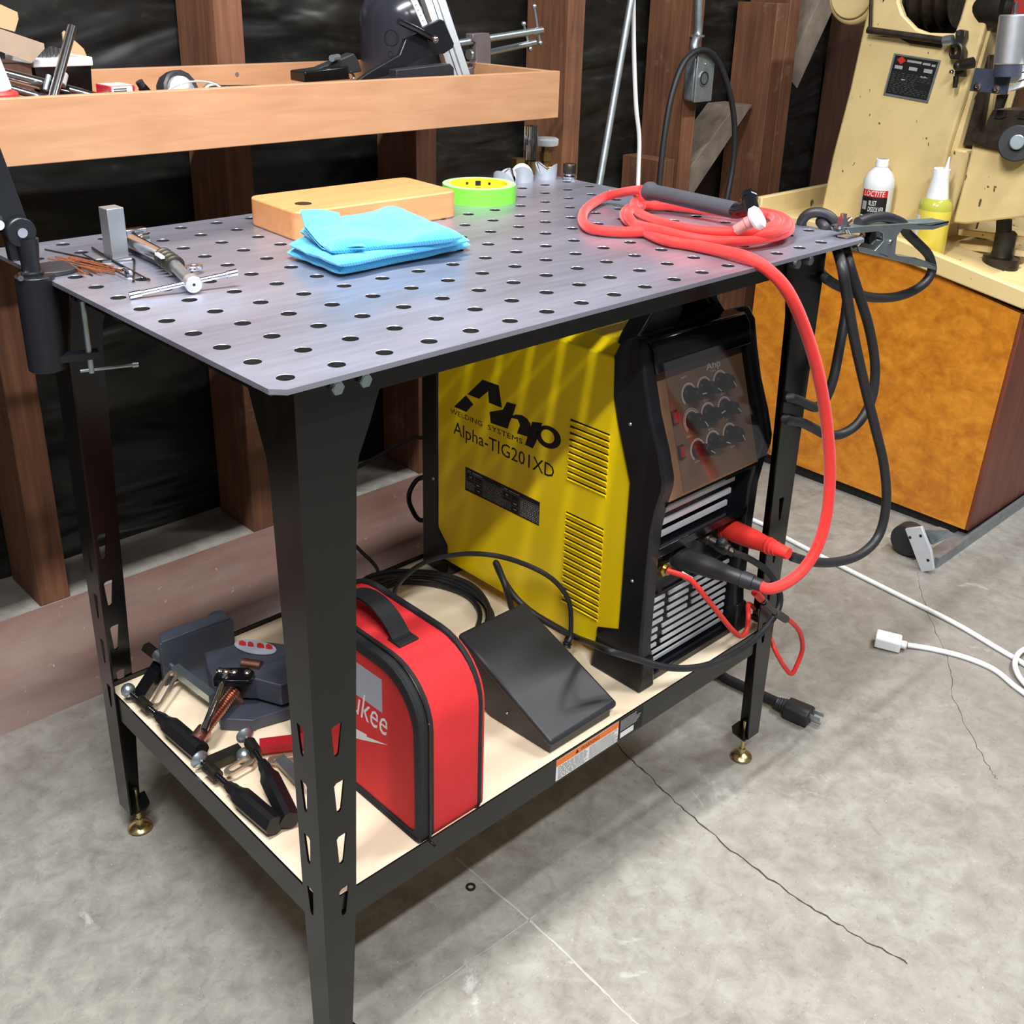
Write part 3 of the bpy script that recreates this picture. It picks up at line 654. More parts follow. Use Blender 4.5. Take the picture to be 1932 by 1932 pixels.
# ================================================================== PEDAL AND ITS CABLE
pd = thing('foot_pedal', 'black wedge-shaped foot pedal lying on the shelf between the red bag and the welder', 'pedal', (17, 4.4, SZ))
PT = [V(14.75, 1.15, 10.75), V(19.85, 1.15, 10.75), V(19.35, 8.0, 14.05), V(14.45, 8.0, 14.05)]
MB().prism(PT, (0, .1, -.42)).out('tread', 'pedal_plastic', pd, bev=.22, seg=3)
MB().prism([V(14.95, 1.4, SZ), V(14.85, 1.35, 10.45), V(14.6, 7.9, 13.6), V(14.6, 7.9, 11.6), V(14.7, 5.6, SZ)], (4.6, 0, 0)).out('base', 'pedal_plastic', pd, bev=.06)
MB().sph(X(957, 1345, 14.6), .08).out('rivet', 'chrome', pd)
cpts = [Z(1072, 1212, 10.9), Z(1077, 1195, 11.3), X(1075, 1140, 22.2), X(1055, 1105, 22.0), X(1020, 1078, 21.4), X(960, 1054, 20.4), X(905, 1045, 19.4), X(850, 1048, 18.5), X(800, 1062, 17.6), X(762, 1090, 16.8), Z(742, 1125, 11.5), Z(738, 1150, 10.3)]
coil = []
cc = V(18.2, 15.6)
for k in range(5 * 14):
    a = math.radians(200 - k * 360 / 14); r = 3.2 + .16 * (k / 14) + .12 * math.sin(k * 1.7)
    coil.append(V(cc.x + r * math.cos(a) + .25 * math.sin(k * .37), cc.y + r * 1.22 * math.sin(a), SZ + .2 + .16 * (k // 14) + .05 * math.sin(k)))
MB().tube(cpts[:-1] + [coil[0] + V(-.6, .2, .2)] + coil, .15, n=8, sub=4).out('cable', 'black_rubber', pd)
MB().lathe(Z(1068, 1222, 10.4), Z(1074, 1198, 11.0) - Z(1068, 1222, 10.4), [(0, 0), (.28, 0), (.28, .12), (.2, .14), (.28, .2), (.28, .3), (.2, .33), (.24, .4), (.2, .6), (0, .6)], 14).out('strain_relief', 'black_rubber', pd)
# pedal control lead to the welder front
lead = [Z(965, 1146, 12.5), X(955, 1110, 19.5), X(940, 1070, 19.8), X(936, 1064, 19.9), X(950, 1095, 20.0), X(975, 1130, 20.0), Z(1010, 1160, 12.6), Z(1060, 1190, 11.6), Z(1090, 1204, 11.0), Y(1120, 1216, 3.2), Y(1150, 1228, 1.4), Y(1200, 1243, .9), Y(1265, 1260, -.1), Y(1330, 1256, -.6), Y(1395, 1228, -.8), Y(1440, 1190, -.8), Y(1468, 1150, -.7), Y(1470, 1115, -.4), Y(1450, 1080, .1), Y(1415, 1055, .5), Y(1382, 1042, .9)]
MB().tube(lead, .19, n=10, sub=6).out('control_lead', 'black_rubber', pd)
sc0 = V(28.2, 2.8, 17.2); sc1 = Y(1385, 1044, .9)
MB().lathe(sc0, sc1 - sc0, [(0, 0), (.36, 0), (.36, .5), (.3, .55), (.3, 1.0), (.36, 1.02), (.36, (sc1 - sc0).length - .4), (.26, (sc1 - sc0).length - .3), (.24, (sc1 - sc0).length), (0, (sc1 - sc0).length)], 18).out('lead_plug', 'dark_steel', pd)
MB().sph(Y(1362, 1023, 1.2), .34, (1, 1, .8)).out('dust_cap', 'black_rubber', wl)
# ================================================================== RED TOOL BAG
bg = thing('tool_bag', 'red canvas tool bag with black zip and strap behind the front table leg', 'bag', (8, 6, SZ))
def bprof(y0, y1, z0, z1, r, rb_=.4, n=8):
    p = []
    for cx, cz, a0, rr in ((y0 + r, z1 - r, 180, r), (y1 - r, z1 - r, 90, r)):
        for k in range(n + 1):
            a = math.radians(a0 - k * 90 / n); p.append((cx + rr * math.cos(a), cz + rr * math.sin(a)))
    for cx, cz, a0 in ((y1 - rb_, z0 + rb_, 0), (y0 + rb_, z0 + rb_, -90)):
        for k in range(4): a = math.radians(a0 - k * 30); p.append((cx + rb_ * math.cos(a), cz + rb_ * math.sin(a)))
    return p
P1 = bprof(.85, 11.2, SZ + .02, 18.55, 2.7)
def ptsx(x, P): return [V(x, y, z) for y, z in P]
MB().prism(ptsx(6.75, P1), (2.85, 0, 0)).out('gusset', 'red_canvas', bg, bev=.05)
MB().prism(ptsx(6.2, bprof(1.05, 11.0, SZ + .1, 18.3, 2.6)), (.6, 0, 0)).out('front_panel', 'red_canvas', bg, bev=.15)
mb = MB(); a_ = bprof(.8, 11.25, SZ + .01, 18.6, 2.75); b_ = bprof(1.35, 10.7, SZ + .35, 18.0, 2.45)
mb.plate([ptsx(6.12, a_), ptsx(6.12, b_)], (.72, 0, 0)).out('zip_tape', 'black_webbing', bg, bev=.06)
zt_ = bg
mb = MB(); z_ = catmull(ptsx(6.55, bprof(.76, 11.3, SZ, 18.66, 2.8)), 3, True)
mb.tube(z_, .055, n=6, closed=True, smooth=False).out('zip', 'dark_steel', bg)
mb = MB(); zq = catmull(ptsx(6.1, bprof(1.1, 11, SZ + .2, 18.3, 2.6)), 4, True)
for k, q in enumerate(zq):
    pass
MB().tube(ptsx(9.62, bprof(.96, 11.25, SZ, 18.6, 2.75)), .17, n=8, closed=True, smooth=False).out('piping', 'black_webbing', bg)
MB().tube(ptsx(6.14, bprof(.88, 11.25, SZ + .05, 18.6, 2.75)), .1, n=8, closed=True, smooth=False).out('piping', 'black_webbing', bg)
MB().prism(ptsx(9.6, P1), (.25, 0, 0)).out('back_panel', 'red_canvas', bg)
# strap handle
def strap(i, j):
    t = i; y = 4.0 + 5.0 * t; z = 18.62 + .95 * math.sin(math.pi * min(1, max(0, (t - .06) / .88))) ** .7
    return V(7.75 + 1.0 * (j - .5) + .1 * math.sin(3 * t), y, z)
mb = MB().grid(strap, 24, 2); tp = MB().grid(lambda i, j: strap(i, j) + V(0, 0, .07), 24, 2); mb.add(tp.v, tp.f); mb.out('strap', 'black_webbing', bg, fix=False)
MB().box((7.2, 3.6, 18.56), (8.3, 4.5, 18.66)).out('strap_patch', 'black_webbing', bg, bev=.03)
xl = 6.19
MB().prism([X(683, 1257, xl), X(720, 1283, xl), X(721, 1345, xl), X(683, 1318, xl), X(640, 1290, xl), X(640, 1228, xl)], (.005, 0, 0)).out('reflective_patch', 'grey_patch', bg)
te = X(731, 1389, xl); 
MB().text('Milwaukee', V(xl - .005, te.y + 6.1, te.z - .1), V(0, -6.1, 0), V(0, 0, 1.45), shear=.3).out('brand_lettering', 'print_white', bg, fix=False)
MB().add([X(683, 1381, xl - .005), X(692, 1386, xl - .005), X(692, 1390, xl - .005), X(732, 1406, xl - .005), X(683, 1396, xl - .005), X(655, 1388, xl - .005), X(655, 1366, xl - .005)], [[0, 1, 2, 3, 4, 5, 6]]).out('lightning_mark', 'print_white', bg, fix=False)
# ================================================================== CLAMPS ON THE SHELF
def grip(a, b_, r=.5):
    a = Vector(a); b_ = Vector(b_); d = b_ - a
    prof = [1, .8, 1, .8, 1, .8, 1, .8, 1, .8, 1, .8]
    pts = [a + d * t for t in (0, .05, .1, .16, .22, .3, .4, .6, .8, 1)]
    rr = [.45, .5, .62, .62, .72, .98, 1.0, 1.0, 1.0, .98]
    return MB().tube(pts, lambda t: r * rr[min(9, int(t * 9 + .5))], n=12, sub=1, smooth=False, prof=[1, 1, .86, 1, 1, .86, 1, 1, .86, 1, 1, .86])
def spindle(a, b_, r=.16):
    a = Vector(a); b_ = Vector(b_); n = max(6, int((b_ - a).length / .14)); pr_ = []
    for k in range(n): h = (b_ - a).length * k / n; pr_ += [(r, h), (r * .72, h + .05)]
    pr_.append((r, (b_ - a).length)); return MB().lathe(a, b_ - a, pr_, 12)
def slotbar(a, b_, w_, t_=.14):
    a = Vector(a); b_ = Vector(b_); d = (b_ - a).normalized(); n = d.cross(V(0, 0, 1)).normalized() * w_ / 2; L_ = (b_ - a).length
    def loop(s0_, s1_, hw):
        o = []
        for c0, a0 in ((a + d * s0_, 90), (a + d * s1_, -90)):
            for k in range(5):
                q = math.radians(a0 + k * 45) if a0 == 90 else math.radians(-90 + k * 45)
                o.append(c0 + d * math.cos(q) * hw + n.normalized() * math.sin(q) * hw)
        return o
    return MB().plate([loop(w_ / 2, L_ - w_ / 2, w_ / 2), loop(w_ * .7, L_ - w_ * .7, w_ * .27)], (0, 0, t_))
def pad(c, ax, r=.42):
    return MB().lathe(c, ax, [(0, 0), (r * .6, 0), (r, .06), (r, .12), (r * .75, .24), (r * .35, .34), (r * .3, .45), (0, .45)], 20)
def up3(p, z): return V(p.x, p.y, z)
ca = thing('grip_clamp', 'black-gripped clamp with a ball end, furthest back of three on the shelf', 'clamp', (1.2, 16, SZ), 'black-handled clamps on the shelf')
p0, p1, p2 = Z(235, 1305, 10.6), Z(285, 1348, 10.6), Z(368, 1424, 10.55)
p0.x += .2; p1.x += .22; p2.x += .3
MB().sph(p0, .38).out('ball_end', 'zinc', ca); spindle(p0, p1 + (p2 - p1) * .1, .15).out('spindle', 'black_gloss', ca); grip(p1 + (p2 - p1) * .05, p2, .5).out('grip', 'grip_black', ca)
MB().cyl(p0 + (p1 - p0) * .45, p0 + (p1 - p0) * .8, .27, n=14).out('sleeve', 'dark_steel', ca)
slotbar(Z(290, 1338, 10.5), Z(330, 1268, 10.9), .62).out('slotted_arm', 'arm_steel', ca)
MB().bar(Z(262, 1318, 10.25), Z(312, 1240, 10.5), .75, .5).out('bar', 'black_gloss', ca)
MB().bar(Z(330, 1262, 11.0), Z(402, 1316, 10.9), .5, .45).out('handle_tube', 'zinc', ca)
MB().cyl(Z(318, 1250, 11.1), Z(333, 1264, 11.0), .12).cyl(Z(297, 1236, 11.1), Z(313, 1247, 11.1), .36, .3).out('swivel_cup', 'zinc', ca)
MB().cyl(Z(277, 1222, 11.1), Z(298, 1238, 11.1), .34, n=6).out('hex_nut', 'dark_steel', ca)
def clampB(lbl, q0, q1, q2, arm0, arm1, armmat, slot0, slot1, basep, axis=None):
    t = thing('grip_clamp', lbl, 'clamp', basep, 'black-handled clamps on the shelf')
    ax = (q1 - q0).normalized(); pad(q0, ax, .46).out('pad', 'zinc', t)
    spindle(q0 + ax * .3, q1 + (q2 - q1) * .08, .15).out('spindle', 'black_gloss', t); grip(q1, q2, .5).out('grip', 'grip_black', t)
    MB().cyl(q0 + (q1 - q0) * .3, q0 + (q1 - q0) * .68, .3, n=14).out('sleeve', 'dark_steel', t)
    MB().bar(arm0, arm1, .7, .42).out('bar', armmat, t); slotbar(slot0, slot1, .6).out('slotted_arm', 'arm_steel', t)
    return t
q0, q1, q2 = Z(374, 1431, 10.55), Z(425, 1483, 10.5), Z(508, 1564, 10.5)
q0.x += .0; q1.x += .12; q2.x += .3
clampB('black-gripped clamp with a silver pad, along the left edge of the shelf', q0, q1, q2, Z(392, 1442, 10.2), Z(455, 1415, 10.2), 'dark_steel', Z(424, 1463, 10.3), Z(478, 1430, 10.4), (1.3, 9, SZ))
q0, q1, q2 = Z(461, 1385, 11.0), Z(494, 1437, 10.8), Z(548, 1548, 10.45)
tC = clampB('black-gripped clamp with a red bar, just left of the front table leg', q0, q1, q2, Z(490, 1408, 10.4), Z(585, 1396, 10.4), 'red_paint', Z(505, 1438, 10.1), Z(590, 1425, 10.1), (3.2, 9, SZ))
MB().sph(Z(462, 1424, 10.3), .4, (1.1, 1, .9)).out('ball_end', 'zinc', tC)
MB().prism([Z(519, 1440, 10.3), Z(534, 1428, 10.3), Z(560, 1450, 10.3), Z(575, 1490, 10.3), Z(556, 1480, 10.3)], (0, 0, .2)).out('jaw_piece', 'zinc', tC)
# big angle clamp
R_ = lambda x, y: (210 + x / 5.52, 1150 + y / 5.52)
def zp(pts, z): return [Z(*R_(x, y), z) for x, y in pts]
ac = thing('angle_clamp', 'large dark grey cast corner clamp with a copper-coloured screw on the shelf', 'clamp', (5.5, 16, SZ))
MB().prism([V(3.2, 19.4, SZ + .05), V(7.6, 19.4, SZ + .05), V(7.6, 19.4, 12.35), V(3.2, 19.4, 12.6)], (0, .3, 0)).prism([V(3.3, 19.4, 12.5), V(7.4, 19.4, 12.4), V(7.4, 20.3, 12.4), V(6.9, 20.5, 12.4), V(6.4, 20.2, 12.4), V(4.6, 20.3, 12.5), V(3.6, 20.3, 12.5)], (0, 0, .2)).out('fixed_jaw', 'cast_grey', ac, bev=.04)
MB().prism(zp([(790, 640), (1000, 610), (1500, 640), (1760, 640), (1960, 800), (1960, 1000), (1520, 1130), (1480, 1155), (1130, 1140), (1060, 900), (880, 720)], 10.6), (0, 0, -.7)).out('base', 'cast_grey', ac, bev=.06)
MB().prism(zp([(970, 445), (1300, 350), (1430, 310), (1980, 380), (2000, 700), (1760, 790), (1500, 720), (1060, 700), (1000, 600)], 12.1), (0, 0, -1.3)).out('body', 'cast_grey', ac, bev=.07)
MB().prism(zp([(1065, 705), (1130, 605), (1430, 600), (1490, 640), (1440, 740), (1060, 745)], 12.5), (0, 0, -.38)).out('pivot_plate', 'black_gloss', ac, bev=.04)
mb = MB()
for x, y in ((1130, 640), (1200, 650), (1280, 655), (1415, 662)): mb.lathe(Z(*R_(x, y), 12.5), (0, 0, 1), [(.2, 0), (.2, .08), (.12, .16), (0, .18)], 14)
mb.out('screw_head', 'chrome', ac)
MB().cyl(Z(*R_(1290, 770), 11.3), Z(*R_(1290, 960), 10.9), .42, n=18).out('screw_nut', 'copper', ac)
sa, sb = Z(*R_(1285, 850), 11.5), Z(*R_(880, 1370), 10.7)
spindle(sa, sa + (sb - sa) * .8, .32).out('screw', 'copper', ac); MB().cyl(sa + (sb - sa) * .78, sb, .4, n=20).out('screw_end', 'copper', ac)
MB().cyl(Z(*R_(1190, 690), 12.4), Z(*R_(965, 1260), 11.4), .2, n=14).sph(Z(*R_(1195, 660), 12.55), .24).out('tommy_bar', 'chrome', ac)
MB().cyl(Z(*R_(1370, 560), 12.15), Z(*R_(1560, 590), 12.15), .3, n=16).out('copper_sleeve', 'copper', ac)
bc = zp([(1500, 395)], 12.16)[0]; ba_ = (zp([(1720, 425)], 12.16)[0] - bc); bb_ = (zp([(1500, 325)], 12.16)[0] - bc)
el = [bc + ba_ * math.cos(t) * 1.0 + bb_ * math.sin(t) for t in [2 * math.pi * k / 24 for k in range(24)]]
bdg = MB().prism(el, (0, 0, .05)).out('badge', 'grey_patch', ac)
o_ = bc - ba_ * .75 - bb_ * .25 + V(0, 0, .06)
mb = MB()
for x, w_ in ((-.78, .36), (-.36, .3), (.08, .36), (.5, .34)):
    c = bc + ba_ * x + bb_ * .15 + V(0, 0, .055); a2 = ba_ * w_; b2 = bb_ * .55
    mb.add([c - b2 * .4, c + a2 * .5 - b2 * .5, c + a2 - b2 * .3, c + a2 * .9 + b2 * .6, c + a2 * .4 + b2, c + b2 * .6], [[0, 1, 2, 3, 4, 5]])
mb.out('badge_print', 'print_red', bdg, fix=False)
# loose steel washer lying on the floor
MB().plate([[Z(888, 1674, .01) + V(.28 * math.cos(a), .28 * math.sin(a), 0) for a in [k * math.pi / 10 for k in range(20)]], [Z(888, 1674, .01) + V(.15 * math.cos(a), .15 * math.sin(a), 0) for a in [k * math.pi / 10 for k in range(20)]]], (0, 0, .06)).out('washer', 'dark_steel', None, base=Z(888, 1674, 0), label='small flat steel washer lying on the concrete in front of the table', cat='washer')
# ================================================================== THINGS ON THE TABLETOP
def px(pts, z): return [Z(x, y, z) for x, y in pts]
C5 = lambda x, y: (x / 3.864, 380 + y / 3.864)       # coordinates read in a magnified view of the table's left end
# pale wooden board
bt = 1.45
f0 = Z(558, 401, TT + bt); f1 = Z(864, 359, TT + bt); b0 = Z(467, 369.5, TT + bt); b1 = f1 + (b0 - f0)
def rnd(c4, r, n=5):
    out_ = []
    for i in range(4):
        p, a, b_ = c4[i], (c4[i - 1] - c4[i]).normalized(), (c4[(i + 1) % 4] - c4[i]).normalized()
        for k in range(n + 1):
            t = k / n; out_.append(p + a * r * (1 - t) ** 2 + b_ * r * t ** 2)
    return out_
MB().prism([V(q.x, q.y, TT) for q in rnd([f0, f1, b1, b0], .6)], (0, 0, bt)).out('chopping_board', 'maple_board_wood', None, base=((f0.x + b1.x) / 2, (f0.y + b1.y) / 2, TT), bev=.1,
    label='thick pale wooden board with a small round dark spot, lying behind the blue towel', cat='board')
bo = [o for o in COL.objects if o.name == 'chopping_board'][0]
c = Z(572, 384, TT + bt + .005)
MB().cyl(c, c + V(0, 0, .012), .42, n=24).out('round_inlay', 'dark_steel', bo, label='small round dark magnet plate')
# towel: folded layers
tw = thing('towel', 'folded bright blue microfibre towel lying in front of the wooden board', 'towel', (13, 13, TT))
def layer(q, zb, th, amp, seed, fold=.42, N=44):
    """q four corners (front-left, front-right, back-right, back-left); a soft closed pad"""
    mb = MB()
    def top(i, j):
        i = .5 + .5 * math.sin(math.pi * (i - .5)); j = .5 + .5 * math.sin(math.pi * (j - .5)); s_, t = 2 * i - 1, 2 * j - 1
        p = q[0].lerp(q[1], i).lerp(q[3].lerp(q[2], i), j)
        e = (1 - abs(s_) ** 12) * (1 - abs(t) ** 12); e = max(e, 0) ** .5
        nz = noise.noise(Vector((i * 3 + seed, j * 2.4, seed))) * amp + noise.noise(Vector((i * 8, j * 7 + seed, 3))) * amp * .25
        edge = noise.noise(Vector((i * 4 + 9, j * 4, seed))) * .18
        c_ = (q[0] + q[1] + q[2] + q[3]) / 4; d = (V(p.x, p.y) - V(c_.x, c_.y)).normalized()
        return V(p.x + d.x * edge, p.y + d.y * edge, zb + th * .5 + (th * .5 + nz) * e)
    def bot(i, j):
        p = top(i, j); i = .5 + .5 * math.sin(math.pi * (i - .5)); j = .5 + .5 * math.sin(math.pi * (j - .5)); s_, t = 2 * i - 1, 2 * j - 1
        e = max((1 - abs(s_) ** 12) * (1 - abs(t) ** 12), 0) ** .5
        return V(p.x, p.y, zb + th * .5 - th * .49 * e)
    mb.grid(top, N, N); g2 = MB().grid(bot, N, N); mb.add(g2.v, [list(reversed(f)) for f in g2.f]); return mb
def zc(l, z): return [Z(u, v, z) for u, v in l]
q = zc([(640, 516), (888, 464), (745, 405), (541, 478)], TT + .25)
layer(q, TT + .02, .55, .05, 1).out('lower_fold', 'cyan_microfibre', tw, ang=180)
q = zc([(638, 502), (886, 456), (748, 396), (545, 464)], TT + .7)
layer(q, TT + .5, .5, .08, 7).out('middle_fold', 'cyan_microfibre', tw, ang=180)
q = zc([(625, 476), (875, 450), (742, 394), (566, 440)], TT + 1.1)
layer(q, TT + .85, .62, .3, 4).out('upper_fold', 'cyan_microfibre', tw, ang=180)
def flap(i, j):
    a = [Z(566, 396, TT + 2.3), Z(575, 430, TT + 1.7), Z(605, 458, TT + 1.3), Z(632, 476, TT + 1.05)]
    b_ = [Z(640, 402, TT + 1.75), Z(645, 420, TT + 1.6), Z(660, 440, TT + 1.5), Z(690, 462, TT + 1.35)]
    k = i * 2.999; m_ = int(k); f = k - m_
    p = a[m_].lerp(a[m_ + 1], f).lerp(b_[m_].lerp(b_[m_ + 1], f), j)
    return p + V(0, 0, .10 * math.sin(i * 7 + j * 3))
g1 = MB().grid(flap, 24, 16); g1v = [v - V(0, 0, .12) for v in g1.v]; n_ = len(g1.v); g1.add(g1v, [list(reversed(f)) for f in g1.f]); g1.out('raised_flap', 'cyan_microfibre', tw, ang=180, fix=False)
# roll of green masking tape
tc_ = Z(904, 357, TT + .6); tc_.z = TT
rt = thing('tape_roll', 'roll of lime green masking tape with a yellow core beside the wooden board', 'tape', (tc_.x, tc_.y, TT))
R0 = 2.15
def ringm(r0, r1, z0, z1, n=56):
    return MB().plate([[V(tc_.x + r1 * math.cos(2 * math.pi * k / n), tc_.y + r1 * math.sin(2 * math.pi * k / n), z0) for k in range(n)], [V(tc_.x + r0 * math.cos(2 * math.pi * k / n), tc_.y + r0 * math.sin(2 * math.pi * k / n), z0) for k in range(n)]], (0, 0, z1 - z0))
ringm(1.72, R0, TT, TT + .93).out('tape', 'tape_green', rt)
ringm(1.71, R0 - .01, TT + .93, TT + .945).out('tape_edge', 'tape_side', rt)
cr = ringm(1.62, 1.73, TT, TT + .95).out('core', 'tape_core', rt)
mb = MB(); a0 = math.radians(62)
def onc(a, z, r=1.612): return V(tc_.x + r * math.cos(a), tc_.y + r * math.sin(a), z)
for a, z0, z1, w_ in ((.78, .52, .82, .2), (.78, .15, .4, .2), (1.15, .6, .75, .1), (.3, .6, .75, .1)):
    a += .2; mb.add([onc(a, TT + z0), onc(a - w_, TT + z0), onc(a - w_, TT + z1), onc(a, TT + z1)], [[0, 1, 2, 3]])
mb.out('core_print', 'print_black', cr, fix=False)
# upright steel block
q = [Z(*C5(740, 395), TT), Z(*C5(822, 428), TT), Z(*C5(943, 408), TT)]
q[0] = q[1] + (q[0] - q[1]) * .75
q.append(q[0] + q[2] - q[1])
MB().prism(q, (0, 0, zz if (zz := 2.25) else 0)).out('steel_block', 'steel_block', None, base=(sum(p.x for p in q) / 4, sum(p.y for p in q) / 4, TT), bev=.03,
    label='plain grey steel block standing on end near the left end of the table', cat='metal block')
# chrome clamp lying down with sliding T-handle
tcm = thing('bar_clamp', 'chrome screw clamp with a sliding T-handle lying on the left end of the table', 'clamp', (4, 13, TT))
E_ = lambda x, y: (80 + x / 5.084, 440 + y / 5.084)
pa_, pb_ = Z(*E_(1455, 495), TT + .42), Z(*E_(1260, 300), TT + .5)
d_ = (pb_ - pa_)
MB().cyl(pa_, pa_ + d_ * .16, .34, n=28).out('t_head', 'satin_aluminium', tcm, bev=.03)
MB().cyl(pa_ - d_.normalized() * .005, pa_ + d_ * .01, .06, n=12).out('centre_hole', 'print_black', tcm)
MB().cyl(pa_ + d_ * .1, pb_, .26, n=24).out('barrel', 'zinc', tcm)
pc_ = Z(*E_(1180, 240), TT + .5); pe = Z(*E_(870, 80), TT + .55)
mb = MB(); 
for k in range(4): mb.lathe(pb_.lerp(pc_, -.2 + k * .42), (pc_ - pb_), [(0, 0), (.33, 0), (.42, .06), (.42, .18), (.33, .24), (0, .24)], 24)
mb.out('knurled_collar', 'dark_steel', tcm)
MB().tube([pc_, pc_.lerp(pe, .3), pc_.lerp(pe, .7), pe], lambda t: .3 + .06 * t, n=18, sub=3).out('screw_housing', 'chrome', tcm)
MB().bar(Z(*E_(1170, 300), TT + .12), Z(*E_(840, 150), TT + .2), .22, .24).out('rail', 'black_gloss', tcm)
MB().bar(Z(*E_(1095, 195), TT + .84), Z(*E_(1155, 235), TT + .8), .16, .1).out('key', 'white_plastic', tcm)
MB().box(tuple(Z(*E_(822, 78), TT + .2) - V(.1, .1, .15)), tuple(Z(*E_(822, 78), TT + .2) + V(.95, .35, .55))).out('end_block', 'chrome', tcm, bev=.05)
MB().cyl(Z(*E_(930, 60), TT + .3), Z(*E_(1010, 50), TT + .3), .3, n=18).out('end_cap', 'chrome', tcm)
lc = Z(*E_(840, 70), TT + .45)
MB().text('LEE', lc + V(-.1, -.12, .0), V(.7, .05, 0), V(0, .02, .22)).out('lettering', 'print_white', tcm, fix=False)
MB().plate([[Z(*E_(1450, 345), TT + .2) + V(.42 * math.cos(a), .34 * math.sin(a), 0) for a in [k * math.pi / 10 for k in range(20)]], [Z(*E_(1450, 345), TT + .2) + V(.22 * math.cos(a), .18 * math.sin(a), 0) for a in [k * math.pi / 10 for k in range(20)]]], (0, 0, .16)).out('ring_end', 'chrome', tcm, bev=.03)
ha, hb = Z(*E_(835, 600), TT + .15), Z(*E_(1865, 375), TT + .62)
hd = hb - ha
MB().cyl(ha, hb, .11, n=16).cyl(ha, ha + hd * .1, .15, n=16).cyl(hb - hd * .1, hb, .15, n=16).out('sliding_handle', 'chrome', tcm)
# allen key
MB().tube([Z(*E_(505, 268), TT + .05), Z(*E_(700, 262), TT + .05), Z(*E_(860, 246), TT + .05), Z(*E_(882, 258), TT + .05), Z(*E_(878, 340), TT + .05), Z(*E_(872, 462), TT + .05)], .055, n=6, smooth=False).out('hex_key', 'black_gloss', None, base=Z(*E_(870, 300), TT), label='small black L-shaped hex key in front of the steel block', cat='tool')
# filler rods
rod0 = None
ends = [((25, 155), (500, 255)), ((125, 225), (640, 320)), ((55, 243), (690, 375)), ((150, 250), (700, 360)), ((200, 262), (720, 352)), ((230, 240), (735, 355)), ((210, 270), (600, 370)), ((225, 280), (570, 372)), ((240, 290), (480, 405)), ((180, 255), (520, 370)), ((250, 250), (760, 352)), ((260, 225), (680, 322)), ((215, 245), (700, 345)), ((240, 265), (640, 352)), ((270, 300), (385, 388)), ((260, 290), (410, 392)), ((300, 320), (440, 392)), ((280, 260), (745, 360)), ((230, 255), (550, 355)), ((390, 200), (800, 410)), ((475, 135), (770, 320)), ((480, 155), (1030, 452)), ((170, 260), (540, 350)), ((250, 235), (660, 335)), ((205, 250), (320, 370))]
for k, (a, b_) in enumerate(ends):
    lay = .04 + .05 * (k % 4); pa2, pb2 = Z(*E_(*a), TT + lay), Z(*E_(*b_), TT + lay)
    dark = k in (0, 19, 20, 21, 8)
    MB().cyl(pa2, pb2, .038, n=6).out('filler_rod', 'copper_rod' if not dark else 'dark_steel', None, base=(pa2.x, pa2.y, TT), label=('copper-brown welding rod in the loose pile by the black clamp plate' if not dark else 'dark grey welding rod sticking out of the loose pile of rods'), cat='rod', group='copper-brown welding rods in the pile' if not dark else 'dark welding rods at the pile')
nz0, nz1 = Z(*E_(775, 320), TT + .16), Z(*E_(830, 390), TT + .16)
MB().lathe(nz1, nz0 - nz1, [(.06, .03), (.16, 0), (.17, .12), (.12, .2), (.1, .75), (.05, .78)], 16).out('collet', 'chrome', None, base=nz1, label='tiny silver nozzle lying beside the hex key', cat='nozzle')
# ------------------------------------------------ clamp-on arm at the left end
am = thing('articulated_stand', 'black jointed arm on a round post clamped to the left end of the table', 'lamp arm', (-1.6, 16.5, TT))
pcx, pcy = -1.45, 16.6
MB().cyl((pcx, pcy, TT - 3.9), (pcx, pcy, TT + .2), .78, n=32).out('post', 'black_plastic', am, bev=.04)
mb = MB(); dc = Z(95, 505, TT + .2)
pts = [V(dc.x + .1 + 1.15 * math.cos(a), dc.y + .05 + .95 * math.sin(a), TT + .02) for a in [2 * math.pi * k / 32 for k in range(32)]]
mb.prism(pts, (0, 0, .2)); mb.out('clamp_plate', 'black_rubber', am, bev=.04)
st0 = Z(50, 500, TT + .3); st0 = V(pcx - .05, pcy + .1, TT + .2)
jt = Y(37, 437, st0.y)
MB().lathe(st0, (0, 0, 1), [(0, 0), (.48, 0), (.48, .12), (.38, .16), (.36, .5), (.42, 1.0), (.46, 1.5), (0, 1.5)], 10).out('stem', 'black_plastic', am)
MB().prism([jt + V(-.48, .02, -1.2), jt + V(.48, -.02, -1.2), jt + V(.55, -.02, 0), jt + V(.35, 0, .5), jt + V(-.35, 0, .5), jt + V(-.55, .02, 0)], (0, .5, 0)).out('fork', 'black_plastic', am, bev=.08)
MB().cyl(jt + V(0, -.25, 0), jt + V(0, .5, 0), .6, n=32).out('joint', 'black_plastic', am, bev=.06)
MB().cyl(jt + V(0, -.33, 0), jt + V(0, -.2, 0), .2, n=20).out('joint_screw', 'chrome', am)
je = Y(-60, 190, jt.y)
dd = (je - jt); sd = V(-dd.z, 0, dd.x).normalized() * .48
MB().prism([jt + sd, jt - sd, je - sd * 1.1, je + sd * 1.1], (0, .4, 0)).out('arm', 'black_plastic', am, bev=.08)
MB().cyl(jt + dd * .1 + sd * 1.4 + V(0, -.1, 0), jt + dd * .1 + sd * 1.4 + V(0, .4, 0), .2, n=14).out('stop_pin', 'silver_paint', am)
MB().cyl(jt + V(-.25, 0, -1.75), jt + V(-.45, -.6, -1.75), .12, n=10).out('set_screw', 'chrome', am)
sx, sy = .05, 15.75
bz = zc([(112, 640)], 31)[0]
MB().bar(V(pcx, sy + .5, TT - 3.4), V(sx + .4, sy, TT - 3.4), .6, .3).out('lower_bracket', 'black_plastic', am)
